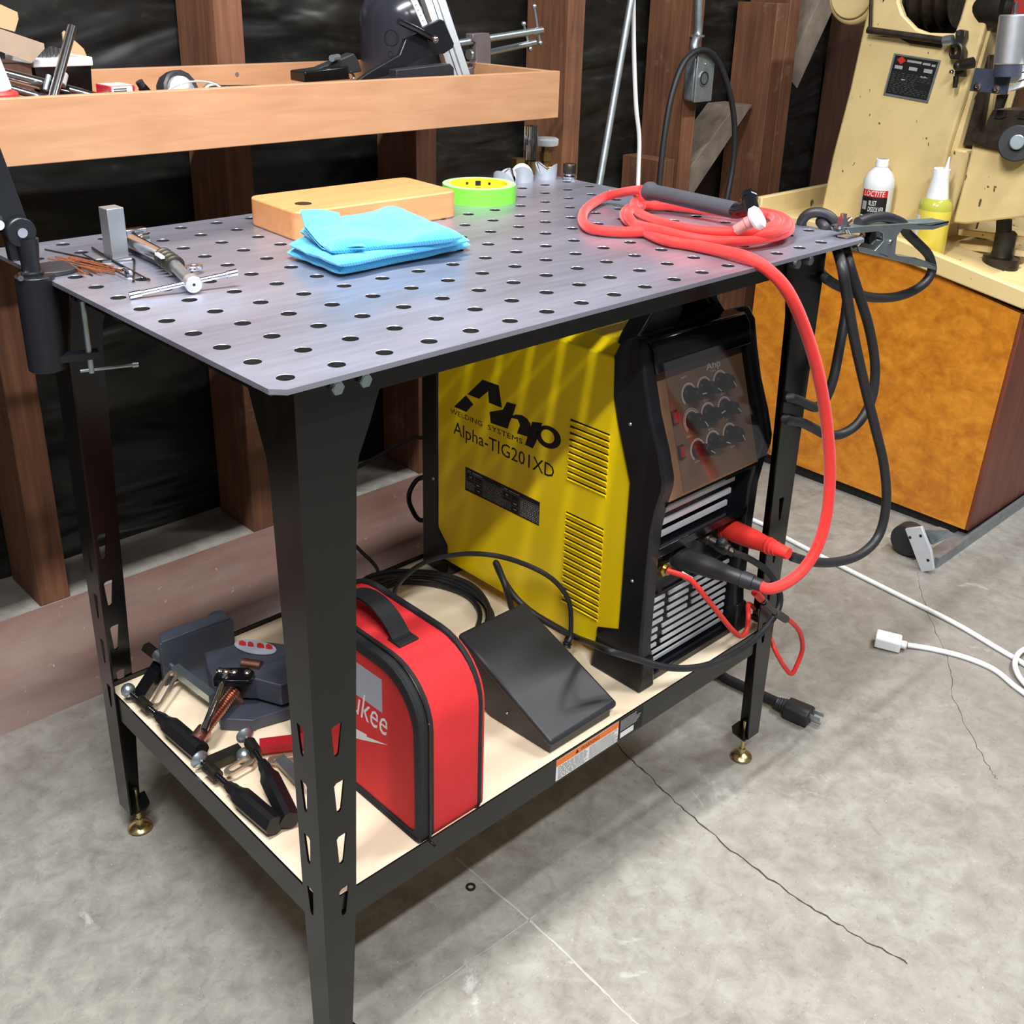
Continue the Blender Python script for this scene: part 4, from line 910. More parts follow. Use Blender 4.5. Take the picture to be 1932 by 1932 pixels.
sw = MB(); sw.cyl((sx, sy, TT - 4.2), (sx, sy, TT - .95), .13, n=12).out('clamp_screw', 'zinc', am)
MB().cyl((sx, sy, TT - .95), (sx, sy, TT - .2), .3, n=16).out('screw_pad', 'black_plastic', am)
MB().cyl((sx - .45, sy + .1, TT - 4.05), (sx + 1.9, sy - .35, TT - 4.15), .08, n=10).cyl((sx + 1.7, sy - .31, TT - 4.14), (sx + 1.95, sy - .36, TT - 4.15), .13, n=10).out('screw_handle', 'zinc', am)
# ------------------------------------------------ back right corner of the table
def cup(u, v, rot, lbl, basez=TT):
    c = Z(u, v, basez); c.z = basez; n = 28; r = .72; h = .62
    mb = MB(); lo = [V(c.x + r * math.cos(2 * math.pi * k / n), c.y + r * math.sin(2 * math.pi * k / n), basez) for k in range(n)]
    hi = []
    for k in range(n):
        a = 2 * math.pi * k / n; x = math.cos(a - rot); hi.append(V(lo[k].x, lo[k].y, basez + .25 + .75 * abs(x)))
    ctr = len(mb.v)
    gv = []
    mb.add(lo, [list(range(n - 1, -1, -1))]); o = len(mb.v); mb.add(hi, [])
    for k in range(n): l = (k + 1) % n; mb.f.append([k, l, n + l, n + k])
    ax = [V(c.x - r * math.sin(rot), c.y + r * math.cos(rot), basez + .25), V(c.x + r * math.sin(rot), c.y - r * math.cos(rot), basez + .25)]
    mb.add(ax, []); A0, A1 = len(mb.v) - 2, len(mb.v) - 1
    for k in range(n):
        l = (k + 1) % n; 
        mb.f.append([n + k, n + l, A0 if math.sin((2 * math.pi * k / n) - rot) > 0 else A1])
        
    kk = [k for k in range(n)]
    mb.f.append([n + min(kk, key=lambda k: abs(math.cos(2 * math.pi * k / n - rot) - 1)), A1, A0]); mb.f.append([n + min(kk, key=lambda k: abs(math.cos(2 * math.pi * k / n - rot) + 1)), A0, A1])
    mb.out('v_block', 'cup_grey', None, base=c, label=lbl, cat='v-block', group='silver round V-blocks at the back of the table', fix=False)
cup(952, 350, .3, 'round silver V-block just behind the green tape roll')
cup(985, 341, .85, 'round silver V-block with its notch facing front, in the middle of three')
cup(1030, 336, 1.9, 'round silver V-block nearest the small knurled knob at the table corner')
kc = Z(1074, 338, TT); kn = thing('knurled_screw', 'small screw with a dark knurled top standing at the far right back of the table', 'screw', kc)
MB().lathe(kc, (0, 0, 1), [(0, 0), (.42, 0), (.5, .1), (.5, .2), (.3, .26), (.3, .4), (0, .4)], 20).out('flange', 'chrome', kn)
MB().lathe(kc, (0, 0, 1), [(0, .38), (.42, .38), (.44, .45), (.44, .95), (.4, 1.0), (0, 1.0)], 10).out('knob', 'dark_steel', kn)
# gas flowmeter behind the table on its cylinder
fb = Y(1000, 330, 27); fm = thing('gas_flowmeter', 'brass gas flowmeter with a clear tube and silver handwheel behind the far table corner', 'gas regulator', (fb.x, fb.y, 28))
MB().cyl((fb.x, fb.y, 30), (fb.x, fb.y, fb.z + 1.0), .42, n=20).out('tube_base', 'brass', fm, bev=.04)
MB().cyl((fb.x, fb.y, fb.z + 1.0), (fb.x, fb.y, 36.5), .5, n=24).out('sight_tube', 'clear_glass', fm)
MB().cyl((fb.x, fb.y, fb.z + .8), (fb.x, fb.y, 36.5), .12, n=12).out('float_tube', 'clear_glass', fm)
l0 = Y(978, 308, 27); MB().cyl(l0 + V(0, 0, -1.2), l0 + V(0, 0, -.3), .28, n=6).cyl(l0 + V(0, 0, -.35), l0 + V(0, 0, .35), .5, n=6).out('side_nut', 'dark_brass', fm)
MB().cyl(l0 + V(0, 0, -1.0), (fb.x, fb.y, l0.z - 1.0), .3, n=12).out('cross_pipe', 'dark_brass', fm)
h0 = Y(1030, 268, 27.2)
MB().cyl(h0 + V(0, 0, -2.6), h0 + V(0, 0, -1.6), .75, n=24).out('valve_bonnet', 'dark_brass', fm, bev=.1)
MB().cyl(h0 + V(0, 0, -1.6), h0 + V(0, 0, -.2), .3, n=6).cyl(h0 + V(0, 0, -1.3), h0 + V(0, 0, -.7), .42, n=6).out('valve_stem', 'dark_brass', fm)
MB().lathe(h0 + V(0, 0, -.25), (0, 0, 1), [(0, 0), (.6, 0), (.88, .05), (.92, .2), (.92, .45), (.8, .55), (.3, .58), (0, .5)], 20).out('handwheel', 'silver_paint', fm)
gb = thing('gas_cylinder', 'gas cylinder standing on the floor behind the table under the brass flowmeter', 'gas cylinder', (fb.x + .9, fb.y, 0))
gx, gy = fb.x + .9, fb.y
MB().lathe((gx, gy, 0), (0, 0, 1), [(0, 0), (3.4, 0), (3.5, .3), (3.5, 22), (3.2, 24), (2.2, 26), (1.0, 27.4), (1.0, 28.2), (0, 28.2)], 36).out('body', 'dark_steel', gb)
MB().cyl((gx, gy, 28.1), (gx, gy, 31.0), .55, n=16).cyl((fb.x - .3, gy, 30.3), (gx + .3, gy, 30.3), .5, n=12).out('valve', 'dark_brass', gb)
# ------------------------------------------------ torch on top: red hose coil and handle
HR = .3
hz = TT + HR + .02
Cz = lambda l, z: [Z(u, v, z) for u, v in l]
hose = []
hose += [Z(1212, 358, TT + 1.5), Z(1180, 362, TT + 1.0), Z(1140, 372, TT + .45), Z(1108, 392, hz), Z(1099, 412, hz), Z(1112, 430, hz), Z(1160, 437, hz), Z(1230, 437, hz + .05), Z(1310, 441, hz + .3), Z(1400, 444, hz + .4), Z(1462, 438, hz + .5), Z(1484, 425, hz + .5), Z(1470, 408, hz + .5)]
hose += [Z(1420, 398, hz + .45), Z(1350, 390, hz + .4), Z(1280, 378, hz + .55), Z(1225, 373, hz + .5), Z(1198, 382, hz + .35), Z(1205, 402, hz + .3), Z(1260, 424, hz + .55), Z(1340, 437, hz + .55), Z(1420, 436, hz + .62), Z(1462, 424, hz + .62), Z(1455, 408, hz + .4)]
hose += [Z(1400, 404, hz + .5), Z(1330, 396, hz + .3), Z(1260, 388, hz + .2), Z(1200, 390, hz + .05), Z(1178, 402, hz), Z(1190, 420, hz), Z(1240, 434, hz + .3), Z(1320, 452, hz + .25), Z(1400, 455, hz + .2), Z(1470, 444, hz + .25), Z(1490, 430, hz + .3), Z(1478, 412, hz + .3), Z(1440, 402, hz + .2)]
hose += [Z(1380, 398, hz), Z(1300, 392, hz), Z(1230, 386, hz), Z(1195, 395, hz + .25), Z(1186, 408, hz + .3), Z(1205, 430, hz), Z(1250, 452, hz), Z(1300, 461, hz), Z(1360, 473, hz + .02), Z(1412, 487, hz + .02)]
hose += [Y(1458, 517, -1.6), Y(1492, 560, -2.2), Y(1522, 630, -2.5), Y(1545, 710, -2.8), Y(1560, 800, -3.0), Y(1566, 890, -3.2), Y(1560, 970, -3.3), Y(1543, 1030, -3.3), Y(1515, 1075, -3.1), Y(1480, 1102, -2.8), Y(1450, 1111, -2.5), pb + (pb - pa).normalized() * -.2]
MB().tube(hose, lambda t: .265 + (.05 * min(1, max(0, (t - .74) * 12))), n=14, sub=7, prof=[1, .98, .95, 1, 1, 1, .96, .98, 1, 1, .98, 1, 1, 1]).out('hose', 'red_hose_cloth', torch, label='red cloth-covered hose')
h1, h2 = Z(1222, 360, TT + 1.65), Z(1388, 397, TT + 1.95)
hd_ = (h2 - h1); l_ = hd_.length
MB().lathe(h1, hd_, [(0, 0), (.34, 0), (.5, .06), (.52, .3), (.42, .5), (.4, 1.3), (.42, 1.32)] + [(.42 - .012 * (k % 2), 1.35 + k * (l_ - 1.45) / 46) for k in range(47)] + [(.4, l_), (0, l_)], 20).out('handle', 'grey_rubber', torch, label='ribbed dark grey handle')
n0, n1 = Z(1392, 400, TT + 1.95), Z(1418, 392, TT + 2.35)
MB().tube([h2 - hd_.normalized() * .1, n0, n1], lambda t: .36 - .04 * t, n=14, sub=4).out('neck', 'black_gloss', torch)
hk = Z(1424, 402, TT + 2.3); tp_ = Z(1414, 374, TT + 2.75)
MB().cyl(hk + V(0, 0, -.25), tp_, .34, n=18).out('head', 'black_gloss', torch)
MB().lathe(tp_, tp_ - hk, [(0, -.1), (.38, -.1), (.42, 0), (.42, .22), (.36, .3), (0, .3)], 8).out('back_cap', 'black_gloss', torch)
g0, g1_ = Z(1434, 408, TT + 2.2), Z(1406, 424, TT + 1.75)
gd = (g1_ - g0).normalized()
MB().lathe(g0 - gd * .1, gd, [(0, 0), (.4, 0), (.56, .12), (.56, .4), (.42, .52), (.34, .56), (0, .56)], 24).out('insulator', 'white_ceramic', torch, label='white ceramic insulator')
MB().lathe(g0 + gd * .4, gd, [(.0, 0), (.3, 0), (.32, .3), (.27, .35), (.25, .9), (.17, .9), (.15, .5), (0, .5)], 20).out('cup', 'pink_ceramic', torch, label='pinkish ceramic gas cup')
MB().cyl(g0 + gd * .8, g0 + gd * 1.35, .05, n=8).out('electrode', 'chrome', torch)
# thin red gas hose from the brass fitting
bq = V(23.9, 1.65, 17.0)
gh = [bq + V(0, .3, 0), bq, Y(1300, 1092, .9), Y(1330, 1125, .3), Y(1358, 1160, 0), Y(1383, 1190, -.2), Y(1398, 1200, -.1), Y(1409, 1188, .1), Y(1412, 1160, .5), Y(1412, 1140, 1.2), Y(1425, 1150, 2.0), Y(1442, 1180, 2.0), Y(1452, 1200, 1.4), Y(1463, 1228, .6), Y(1480, 1258, .2), Y(1493, 1271, 0), Y(1503, 1256, -.2), Y(1514, 1225, -.4), Y(1510, 1195, -.6), Y(1495, 1175, -.8), Y(1477, 1164, -1.0)]
MB().tube(gh, .15, n=10, sub=6).out('gas_hose', 'red_rubber', torch)
MB().cyl(Y(1284, 1082, 1.4), Y(1304, 1094, .9), .19, n=14).out('ferrule', 'zinc', torch)
MB().cyl(Y(1482, 1168, -1.0), Y(1462, 1155, -1.3), .24, n=14).out('sleeve', 'black_rubber', torch)
MB().cyl(Y(1463, 1156, -1.3), Y(1438, 1132, -1.6), .17, n=12).cyl(Y(1447, 1140, -1.5), Y(1441, 1135, -1.55), .23, n=12).out('coupling', 'dark_steel', torch)
MB().cyl(Y(1436, 1130, -1.6), Y(1424, 1117, -1.5), .22, n=12).out('coupling_nut', 'red_rubber', torch)
# ------------------------------------------------ ground clamp and its cable
K_ = lambda x, y: (1450 + x / 5.52, 370 + y / 5.52)
yc = -.6
def kp(pts, y=yc): return [Y(*K_(x, y_), y) for x, y_ in pts]
up = kp([(830, 345), (1480, 290), (1880, 258), (1870, 300), (1720, 350), (1500, 350), (1400, 340), (1340, 420), (1320, 600), (1360, 630), (1530, 640), (1750, 720), (1745, 770), (1400, 690), (1200, 640), (950, 580), (930, 520), (1110, 570), (1200, 470), (1195, 390), (1150, 365), (900, 390), (850, 400)])
MB().prism(up, (0, .14, 0)).out('near_side_plate', 'zinc', gc, bev=.02)
MB().prism([p + V(0, .95, 0) for p in up], (0, .1, 0)).out('far_side_plate', 'zinc', gc)
def strip(pts, w_=1.0, y=yc):
    q = kp(pts, y); mb = MB()
    for a, b_ in zip(q, q[1:]):
        mb.add([a, b_, b_ + V(0, w_, 0), a + V(0, w_, 0)] + [p + V(0, 0, -.08) for p in (a, b_, b_ + V(0, w_, 0), a + V(0, w_, 0))], [[0, 1, 2, 3], [7, 6, 5, 4], [0, 4, 5, 1], [2, 6, 7, 3]])
    return mb
strip([(820, 335), (1000, 315), (1300, 300), (1480, 285), (1700, 300), (1880, 262)]).out('upper_lever', 'zinc', gc)
strip([(1330, 620), (1530, 640), (1650, 680), (1750, 725)]).out('lower_lever', 'zinc', gc)
strip([(930, 520), (1100, 570), (1250, 625)]).out('lower_jaw', 'zinc', gc)
rv = kp([(1272, 478)])[0]; MB().cyl(rv + V(0, -.06, 0), rv + V(0, 1.1, 0), .13, n=16).out('rivet', 'chrome', gc)
sp = kp([(1130, 440)])[0]; MB().cyl(sp + V(0, .25, 0), sp + V(0, .85, 0), .38, n=18).out('spring', 'black_gloss', gc)
MB().tube([p + V(0, .5, 0) for p in kp([(1060, 380), (1070, 430), (1010, 500), (970, 540)])], .14, n=8).out('braid', 'copper', gc)
MB().bar(kp([(860, 445)])[0] + V(0, .5, 0), kp([(1020, 430)])[0] + V(0, .5, 0), .6, .12).out('jaw_shoe', 'chrome', gc)
bl_ = kp([(860, 300)])[0] + V(0, .5, 0); MB().cyl(bl_ + V(0, 0, -.2), bl_ + V(0, 0, .3), .3, n=6).cyl(bl_ + V(0, 0, .3), bl_ + V(0, 0, .5), .16, n=12).cyl(bl_ + V(0, 0, -.25), bl_ + V(0, 0, -.1), .42, n=16).out('terminal_bolt', 'chrome', gc)
MB().cyl(bl_ + V(.35, 0, -.05), bl_ + V(.75, 0, .1), .15, n=12).out('lug', 'copper', gc)
cab = kp([(930, 275), (1040, 235), (1180, 215), (1300, 240), (1400, 290)], yc + .5) + kp([(1430, 370), (1530, 470), (1650, 590), (1690, 680), (1700, 780), (1640, 890), (1520, 980), (1360, 1040), (1200, 1060), (1040, 1050), (900, 1010), (760, 950), (660, 900), (590, 850)], yc + .8)
cab += [X(1553, 520, 35.2), X(1540, 500, 36.0), X(1532, 470, 36.2), X(1518, 440, 35.6), X(1512, 425, 35.0), X(1516, 412, 34.8), X(1530, 402, 34.9), X(1552, 402, 35.2), X(1572, 415, 35.5), X(1588, 445, 35.7)]
tail = [Y(1603, 500, -.4), Y(1622, 560, -.6), Y(1640, 620, -.7), Y(1651, 690, -.9), Y(1645, 750, -1.0), Y(1622, 795, -.9), Y(1590, 818, -.5), Y(1560, 820, -.2), Y(1535, 808, .1), Y(1512, 797, .2), Y(1493, 794, .28), Y(1483, 791, .25), Y(1482, 786, 1.0), Y(1483, 770, 1.4), Y(1486, 755, 1.0), Y(1490, 751, .25), Y(1505, 755, .27), Y(1524, 764, .1), Y(1540, 768, -.1), Y(1556, 755, -.3), Y(1572, 715, -.4), Y(1585, 650, -.2), Y(1597, 580, .1), Y(1599, 520, .4), Y(1590, 470, .6), X(1578, 435, 35.9), X(1560, 418, 35.8), X(1548, 418, 35.4)]
tail += [X(1556, 428, 35.0), X(1572, 452, 35.3), Y(1588, 500, -1.2), Y(1598, 560, -1.4), Y(1612, 640, -1.6), Y(1632, 730, -1.8), Y(1652, 810, -2.0), Y(1668, 880, -2.2), Y(1672, 950, -2.4), Y(1658, 1010, -2.4), Y(1625, 1045, -2.3), Y(1580, 1060, -2.1), Y(1530, 1060, -1.8), Y(1494, 1050, -1.5)]
MB().tube(cab + tail, .28, n=12, sub=6).out('cable', 'black_rubber', gc, label='thick black rubber cable looped over the table corner')
# ================================================================== WALL FITTINGS AND CORDS
MB().tube([Y(1320, -40, 37.6), Y(1318, 20, 37.6), Y(1317, 62, 37.6), Y(1311, 78, 37.4), Y(1310, 92, 37.2), Y(1318, 106, 37.0)], .36, n=14).out('conduit', 'galvanised', None, base=Y(1318, 60, 37.6), label='galvanised conduit pipe running down the stud into the grey outlet box', cat='pipe')
ob = thing('outlet_box', 'grey metal outlet box with one round socket fixed to a wall stud', 'outlet', Y(1326, 150, 37))
c0 = Y(1311, 101, 36.7); c1 = Y(1345, 193, 36.7); zb_, zt2 = Y(1309, 193, 36.7).z, c0.z
MB().box((c0.x + .55, 36.9, zb_), (c1.x - .35, 38.15, zt2)).out('body', 'galvanised', ob, bev=.2)
MB().box((c0.x + .5, 36.65, zb_ - .05), (c1.x - .3, 36.88, zt2 + .05)).out('cover', 'galvanised', ob, bev=.08)
sc = Y(1328, 148, 36.6); MB().lathe(sc + V(0, .05, 0), (0, -1, 0), [(0, 0), (.62, 0), (.62, .12), (.5, .14), (.46, .04), (0, .04)], 24).out('socket', 'print_black', ob)
MB().lathe(sc + V(0, .04, 0), (0, -1, 0), [(.62, 0), (.7, 0), (.7, .1), (.62, .1)], 24).out('socket_ring', 'zinc', ob)
MB().sph(Y(1331, 121, 36.62), .09).out('cover_screw', 'zinc', ob)
mb = MB().lathe(V(c0.x + .55, 37.5, (zb_ + zt2) / 2 + .7), (-1, 0, 0), [(.0, 0), (.42, 0), (.42, .03), (.0, .03)], 20); mb.out('knockout', 'galvanised', ob)
MB().lathe(V(c0.x + .55, 37.5, (zb_ + zt2) / 2 - .9), (-1, 0, 0), [(.0, 0), (.42, 0), (.42, .03), (.0, .03)], 20).out('knockout', 'galvanised', ob)
MB().box((sc.x - .8, 37.2, Y(1318, 70, 37.4).z), (sc.x + .3, 38, Y(1318, 66, 37.4).z)).out('pipe_strap', 'galvanised', ob)
lp = [Y(1240, 470, 35.5), Y(1240, 410, 35.6), Y(1244, 350, 35.8), Y(1252, 270, 36.0), Y(1265, 190, 36.2), Y(1284, 130, 36.3), Y(1302, 104, 36.35), Y(1325, 94, 36.35), Y(1345, 103, 36.35), Y(1362, 130, 36.3), Y(1378, 180, 36.2), Y(1386, 240, 36.1), Y(1383, 310, 36.0), Y(1371, 378, 35.8), Y(1362, 440, 35.6)]
MB().tube(lp, .28, n=10).out('power_cable', 'black_rubber', None, base=Y(1325, 94, 36), label='black power cable looped over the grey outlet box on the wall', cat='cable')
r0 = Y(1196, -30, 36.2); r1 = Y(1131, 345, 34.6); rd = (r1 - r0); r1 = r1 + rd * ((.6 - r1.z) / rd.z)
MB().cyl(r0, r1, .3, n=16).out('steel_rod', 'galvanised', None, base=r1, label='long thin galvanised steel pipe leaning against the wall behind the table', cat='pipe')
cord = thing('extension_cord', 'white extension cord hanging down the wall and lying across the concrete floor', 'cord', Z(1700, 1215, 0))
pts = [Y(1196, -60, 36.8), Y(1195, 0, 36.8), Y(1196, 100, 36.9), Y(1200, 200, 36.9), Y(1206, 262, 36.9), Y(1204, 340, 36.9)]
pts += [V(pts[-1].x + .2, 36.5, 18), V(pts[-1].x + .4, 36.2, 8), V(pts[-1].x + .5, 34.0, 2.2)]
fl_ = [(1483, 1015), (1580, 1065), (1700, 1125), (1800, 1175), (1880, 1222), (1940, 1258), (1975, 1290), (1972, 1312)]
pts += [V(pts[-1].x - 1, 31.5, .25), Z(1430, 985, .2)] + [Z(u, v, .2) for u, v in fl_] + [Z(1945, 1300, .3), Z(1922, 1275, .45), Z(1915, 1250, .6), Z(1925, 1230, .5), Z(1950, 1222, .3), Z(1990, 1240, .2), Z(2010, 1290, .2), Z(1990, 1330, .2), Z(1950, 1318, .2), Z(1915, 1295, .2), Z(1875, 1263, .2), Z(1820, 1240, .2), Z(1760, 1225, .2), Z(1712, 1217, .25)]
MB().tube(pts, .2, n=10, sub=7).out('cable', 'white_cable', cord)
pa3, pb3 = Z(1700, 1215, .55), Z(1652, 1203, .6); pdv = (pb3 - pa3); un = V(-pdv.y, pdv.x).normalized()
MB().cyl(pa3 - pdv * .22, pa3, .3, n=14).out('plug_neck', 'white_cable', cord, bev=.05)
MB().prism([pa3 + un * .62 + V(0, 0, -.5), pa3 - un * .62 + V(0, 0, -.5), pa3 - un * .7 + V(0, 0, .35), pa3 - un * .4 + V(0, 0, .55), pa3 + un * .4 + V(0, 0, .55), pa3 + un * .7 + V(0, 0, .35)], pdv).out('socket_end', 'white_plastic', cord, bev=.1)
mb = MB()
for dx, dz in ((.28, .2), (-.28, .2), (0, -.22)):
    q = pb3 + un * dx + V(0, 0, dz); mb.cyl(q, q + pdv.normalized() * .02, .1, n=10)
mb.out('socket_holes', 'print_black', cord)
bc_ = thing('power_cable', 'thick black power cord with three-pin plug on the floor by the right table leg', 'cord', Z(1500, 1345, 0))
pts = [V(30.5, 30, .4), V(33, 20, .4), V(35, 13, .4), Z(1340, 1268, .4), Z(1375, 1282, .4), Z(1420, 1303, .4), Z(1470, 1326, .5)]
MB().tube(pts, .33, n=12).out('cable', 'black_rubber', bc_)
a3, b3 = Z(1472, 1328, .6), Z(1530, 1352, .65); pv = (b3 - a3).normalized(); un = V(-pv.y, pv.x)
L3 = (b3 - a3).length
MB().lathe(a3 - pv * .3, pv, [(0, 0), (.36, 0), (.4, .1), (.36, .2), (.45, .25), (.38, .35), (.48, .42), (.42, .52), (.52, .6), (.5, .9), (0, .9)], 16).out('strain_relief', 'black_rubber', bc_)
p4 = a3 + pv * .5
MB().prism([p4 + un * .7 + V(0, 0, -.55), p4 - un * .7 + V(0, 0, -.55), p4 - un * .75 + V(0, 0, .3), p4 - un * .4 + V(0, 0, .6), p4 + un * .4 + V(0, 0, .6), p4 + un * .75 + V(0, 0, .3)], pv * (L3 - .5)).out('plug_body', 'black_rubber', bc_, bev=.12)
for dx, dz in ((.3, .25), (-.3, .25), (0, -.25)):
    MB().bar(b3 + un * dx + V(0, 0, dz), b3 + un * dx + V(0, 0, dz) + pv * .75, .06 if dz > 0 else .16, .25 if dz > 0 else .16).out('pin', 'zinc', bc_)
# ================================================================== WOODEN TRAY ON THE WALL
TY0, TY1, TX0, TX1 = 24.6, 38.0, -16, 37.9
TZ0, TZ1 = Y(1055, 222, TY0).z, Y(1055, 134, TY0).z
TX1 = Y(1055, 180, TY0).x
tr_ = thing('wooden_tray', 'long shallow light wooden tray full of tools, fixed to the wall studs above the table', 'tray', (10, 31, TZ0))
MB().box((TX0, TY0, TZ0), (TX1, TY0 + .6, TZ1)).out('front_board', 'pine_tray_wood', tr_, bev=.04)
MB().box((TX0, TY1 - .6, TZ0), (TX1, TY1, TZ1)).out('back_board', 'pine_tray_wood', tr_, bev=.04)
MB().box((TX1 - .6, TY0 + .6, TZ0), (TX1, TY1 - .6, TZ1 - .02)).out('end_board', 'pine_tray_wood', tr_, bev=.04)
MB().box((TX0, TY0 + .6, TZ0), (TX0 + .6, TY1 - .6, TZ1 - .02)).out('end_board', 'pine_tray_wood', tr_, bev=.04)
MB().box((TX0 + .6, TY0 + .6, TZ0 + .2), (TX1 - .6, TY1 - .6, TZ0 + .6)).out('bottom_board', 'pine_tray_wood', tr_)
TB = TZ0 + .6
for u, v in ((447, 140), (862, 137)):
    MB().cyl(Y(u, v, TY1 - .6), Y(u, v, TY1 - .6) + V(0, -.03, 0), .14, n=12).out('screw_head', 'zinc', tr_)
def yp(pts, y): return [Y(u, v, y) for u, v in pts]
def drop(name, mat, pts, y, th, parent=None, **k):          # vertical slab with an outline, its lowest points sunk to the tray bottom
    return MB().prism(yp(pts, y), (0, th, 0)).out(name, mat, parent, **k)
cb = thing('cardboard_box', 'open cardboard box with raised flaps at the left end of the wooden tray', 'box', Y(0, 150, 31))
drop('flap', 'cardboard', [(-60, -30), (0, 8), (33, 23), (35, 36), (28, 60), (0, 52), (-60, 30)], 32.5, .12, cb)
drop('flap', 'cardboard_inner', [(-60, 35), (0, 54), (83, 82), (84, 92), (60, 119), (0, 97), (-60, 75)], 30.2, .14, cb)
bq0 = Y(58, 120, 30.4); MB().box((bq0.x - 7, 30.4, TB), (bq0.x, 35.5, bq0.z)).out('body', 'dark_old_wood', cb)
nb = thing('open_canister', 'dark open box with a white rim, holding bundled steel tubes, in the tray', 'box', Y(115, 150, 31))
ra0, ra1 = Y(63, 112, 31), Y(171, 122, 31)
MB().add([(ra0.x, 31, ra0.z - .4), (ra1.x, 31, ra0.z - .4), (ra1.x, 34.5, ra0.z - .4), (ra0.x, 34.5, ra0.z - .4), (ra0.x + .3, 31.2, TB), (ra1.x - .1, 31.2, TB), (ra1.x - .1, 34.3, TB), (ra0.x + .3, 34.3, TB)], [[0, 1, 2, 3], [7, 6, 5, 4], [0, 4, 5, 1], [1, 5, 6, 2], [2, 6, 7, 3], [3, 7, 4, 0]]).out('body', 'black_powdercoat', nb)
MB().plate([[V(ra0.x - .1, 30.9, ra0.z - .4), V(ra1.x + .1, 30.9, ra0.z - .4), V(ra1.x + .1, 34.6, ra0.z - .4), V(ra0.x - .1, 34.6, ra0.z - .4)], [V(ra0.x + .1, 31.1, ra0.z - .4), V(ra1.x - .1, 31.1, ra0.z - .4), V(ra1.x - .1, 34.4, ra0.z - .4), V(ra0.x + .1, 34.4, ra0.z - .4)]], (0, 0, .45)).out('rim', 'white_plastic', nb, bev=.05)
drop('inner_flap', 'cardboard', [(128, 66), (122, 58), (118, 62), (124, 112), (164, 112), (163, 104), (158, 92), (145, 80)], 33.6, .12, nb)
for k in range(6):
    c = Y(74 + k * 8, 112, 31.5 + .2 * (k % 3)); MB().cyl(V(c.x, c.y, ra0.z - 1.5), V(c.x + .05, c.y + .1, Y(74, 88 + (k % 3) * 2, c.y).z), .14, n=14).out('steel_tube', 'chrome', None, base=(c.x, c.y, ra0.z - 1.5), label='short bright steel tube standing in the dark box in the tray', cat='tube', group='steel tubes bundled in the dark box')
st = thing('clamp_stand', 'bright steel rod tilted upright in a black clamp on two crossed tubes in the tray', 'rod', Y(105, 165, 27.5))
MB().cyl(Y(136, 52, 29), Y(98, 192, 26.6), .24, n=20).out('upright_rod', 'chrome', st)
MB().cyl(Y(-40, 128, 28.4), Y(188, 187, 28.4), .3, n=20).out('cross_rod', 'chrome', st)
MB().cyl(Y(-40, 152, 27.8), Y(92, 190, 27.8), .26, n=20).out('cross_rod', 'chrome', st)
MB().cyl(Y(84, 172, 28.1), Y(124, 182, 28.1), .62, n=20).out('clamp_body', 'black_gloss', st, bev=.1)
MB().cyl(Y(116, 140, 27.9), Y(111, 160, 27.6), .33, n=20).out('clamp_band', 'silver_paint', st)
MB().cyl(Y(92, 142, 27.6), Y(86, 170, 27.4), .13, n=10).out('clamp_bolt', 'zinc', st)
bo_ = thing('upturned_bottle', 'white plastic bottle with a red cap at the very left edge of the tray', 'bottle', Y(0, 185, 26.3))
wc = Y(-6, 150, 26.4)
MB().cyl(V(wc.x, wc.y, Y(0, 172, 26.4).z), V(wc.x - .3, wc.y, Y(0, 90, 26.4).z), .62, r2=.45, n=24).out('body', 'white_plastic', bo_, bev=.08)
MB().cyl(V(wc.x + .05, wc.y, TB), V(wc.x + .05, wc.y, Y(0, 171, 26.4).z), .8, n=24).out('cap', 'red_rubber', bo_, bev=.15)
sb_ = thing('small_red_box', 'small red box with a white printed label in the tray', 'box', Y(230, 180, 27))
a4, b4 = Y(206, 163, 27), Y(256, 180, 27)
MB().box((a4.x, 27, TB), (b4.x, 28.6, a4.z)).out('body', 'red_paint', sb_, bev=.03)
MB().box((a4.x + .1, 27.1, a4.z + .0), (b4.x - .1, 28.5, a4.z + .02)).box((a4.x + .1, 26.98, b4.z + .15), (b4.x - .15, 27, a4.z - .03)).out('label', 'print_white', sb_)
mb = MB()
for k in range(3): mb.add([V(a4.x + .2, 26.97, a4.z - .12 - k * .1), V(a4.x + .9, 26.97, a4.z - .12 - k * .1), V(a4.x + .9, 26.97, a4.z - .17 - k * .1), V(a4.x + .2, 26.97, a4.z - .17 - k * .1)], [[0, 1, 2, 3]])
mb.out('print', 'print_black', sb_, fix=False)
k5 = thing('thumb_knob', 'small black ribbed knob on a stem in the tray beside the small red box', 'knob', Y(275, 178, 27.3))
MB().cyl(Y(262, 153, 27.3), Y(270, 166, 27.3), .2, n=10).out('head', 'black_rubber', k5); MB().cyl(Y(268, 164, 27.3), Y(284, 182, 27.3), .24, n=14).out('stem', 'black_gloss', k5)
wh = thing('ribbed_wheel', 'round steel hub with a dark ribbed rim in the middle of the tray', 'wheel', Y(338, 176, 28))
wc = Y(338, 178, 28); wa = V(.15, -1, .25)
MB().lathe(wc + V(0, .6, 0), wa, [(0, 0), (1.1, 0), (1.12, .1), (1.12, .75), (1.0, .85), (.9, .85), (0, .7)], 14).out('rim', 'black_rubber', wh)
MB().lathe(wc - V(0, .2, -.15), wa, [(0, 0), (.85, 0), (.8, .2), (.35, .35), (0, .35)], 24).out('hub', 'satin_aluminium', wh)
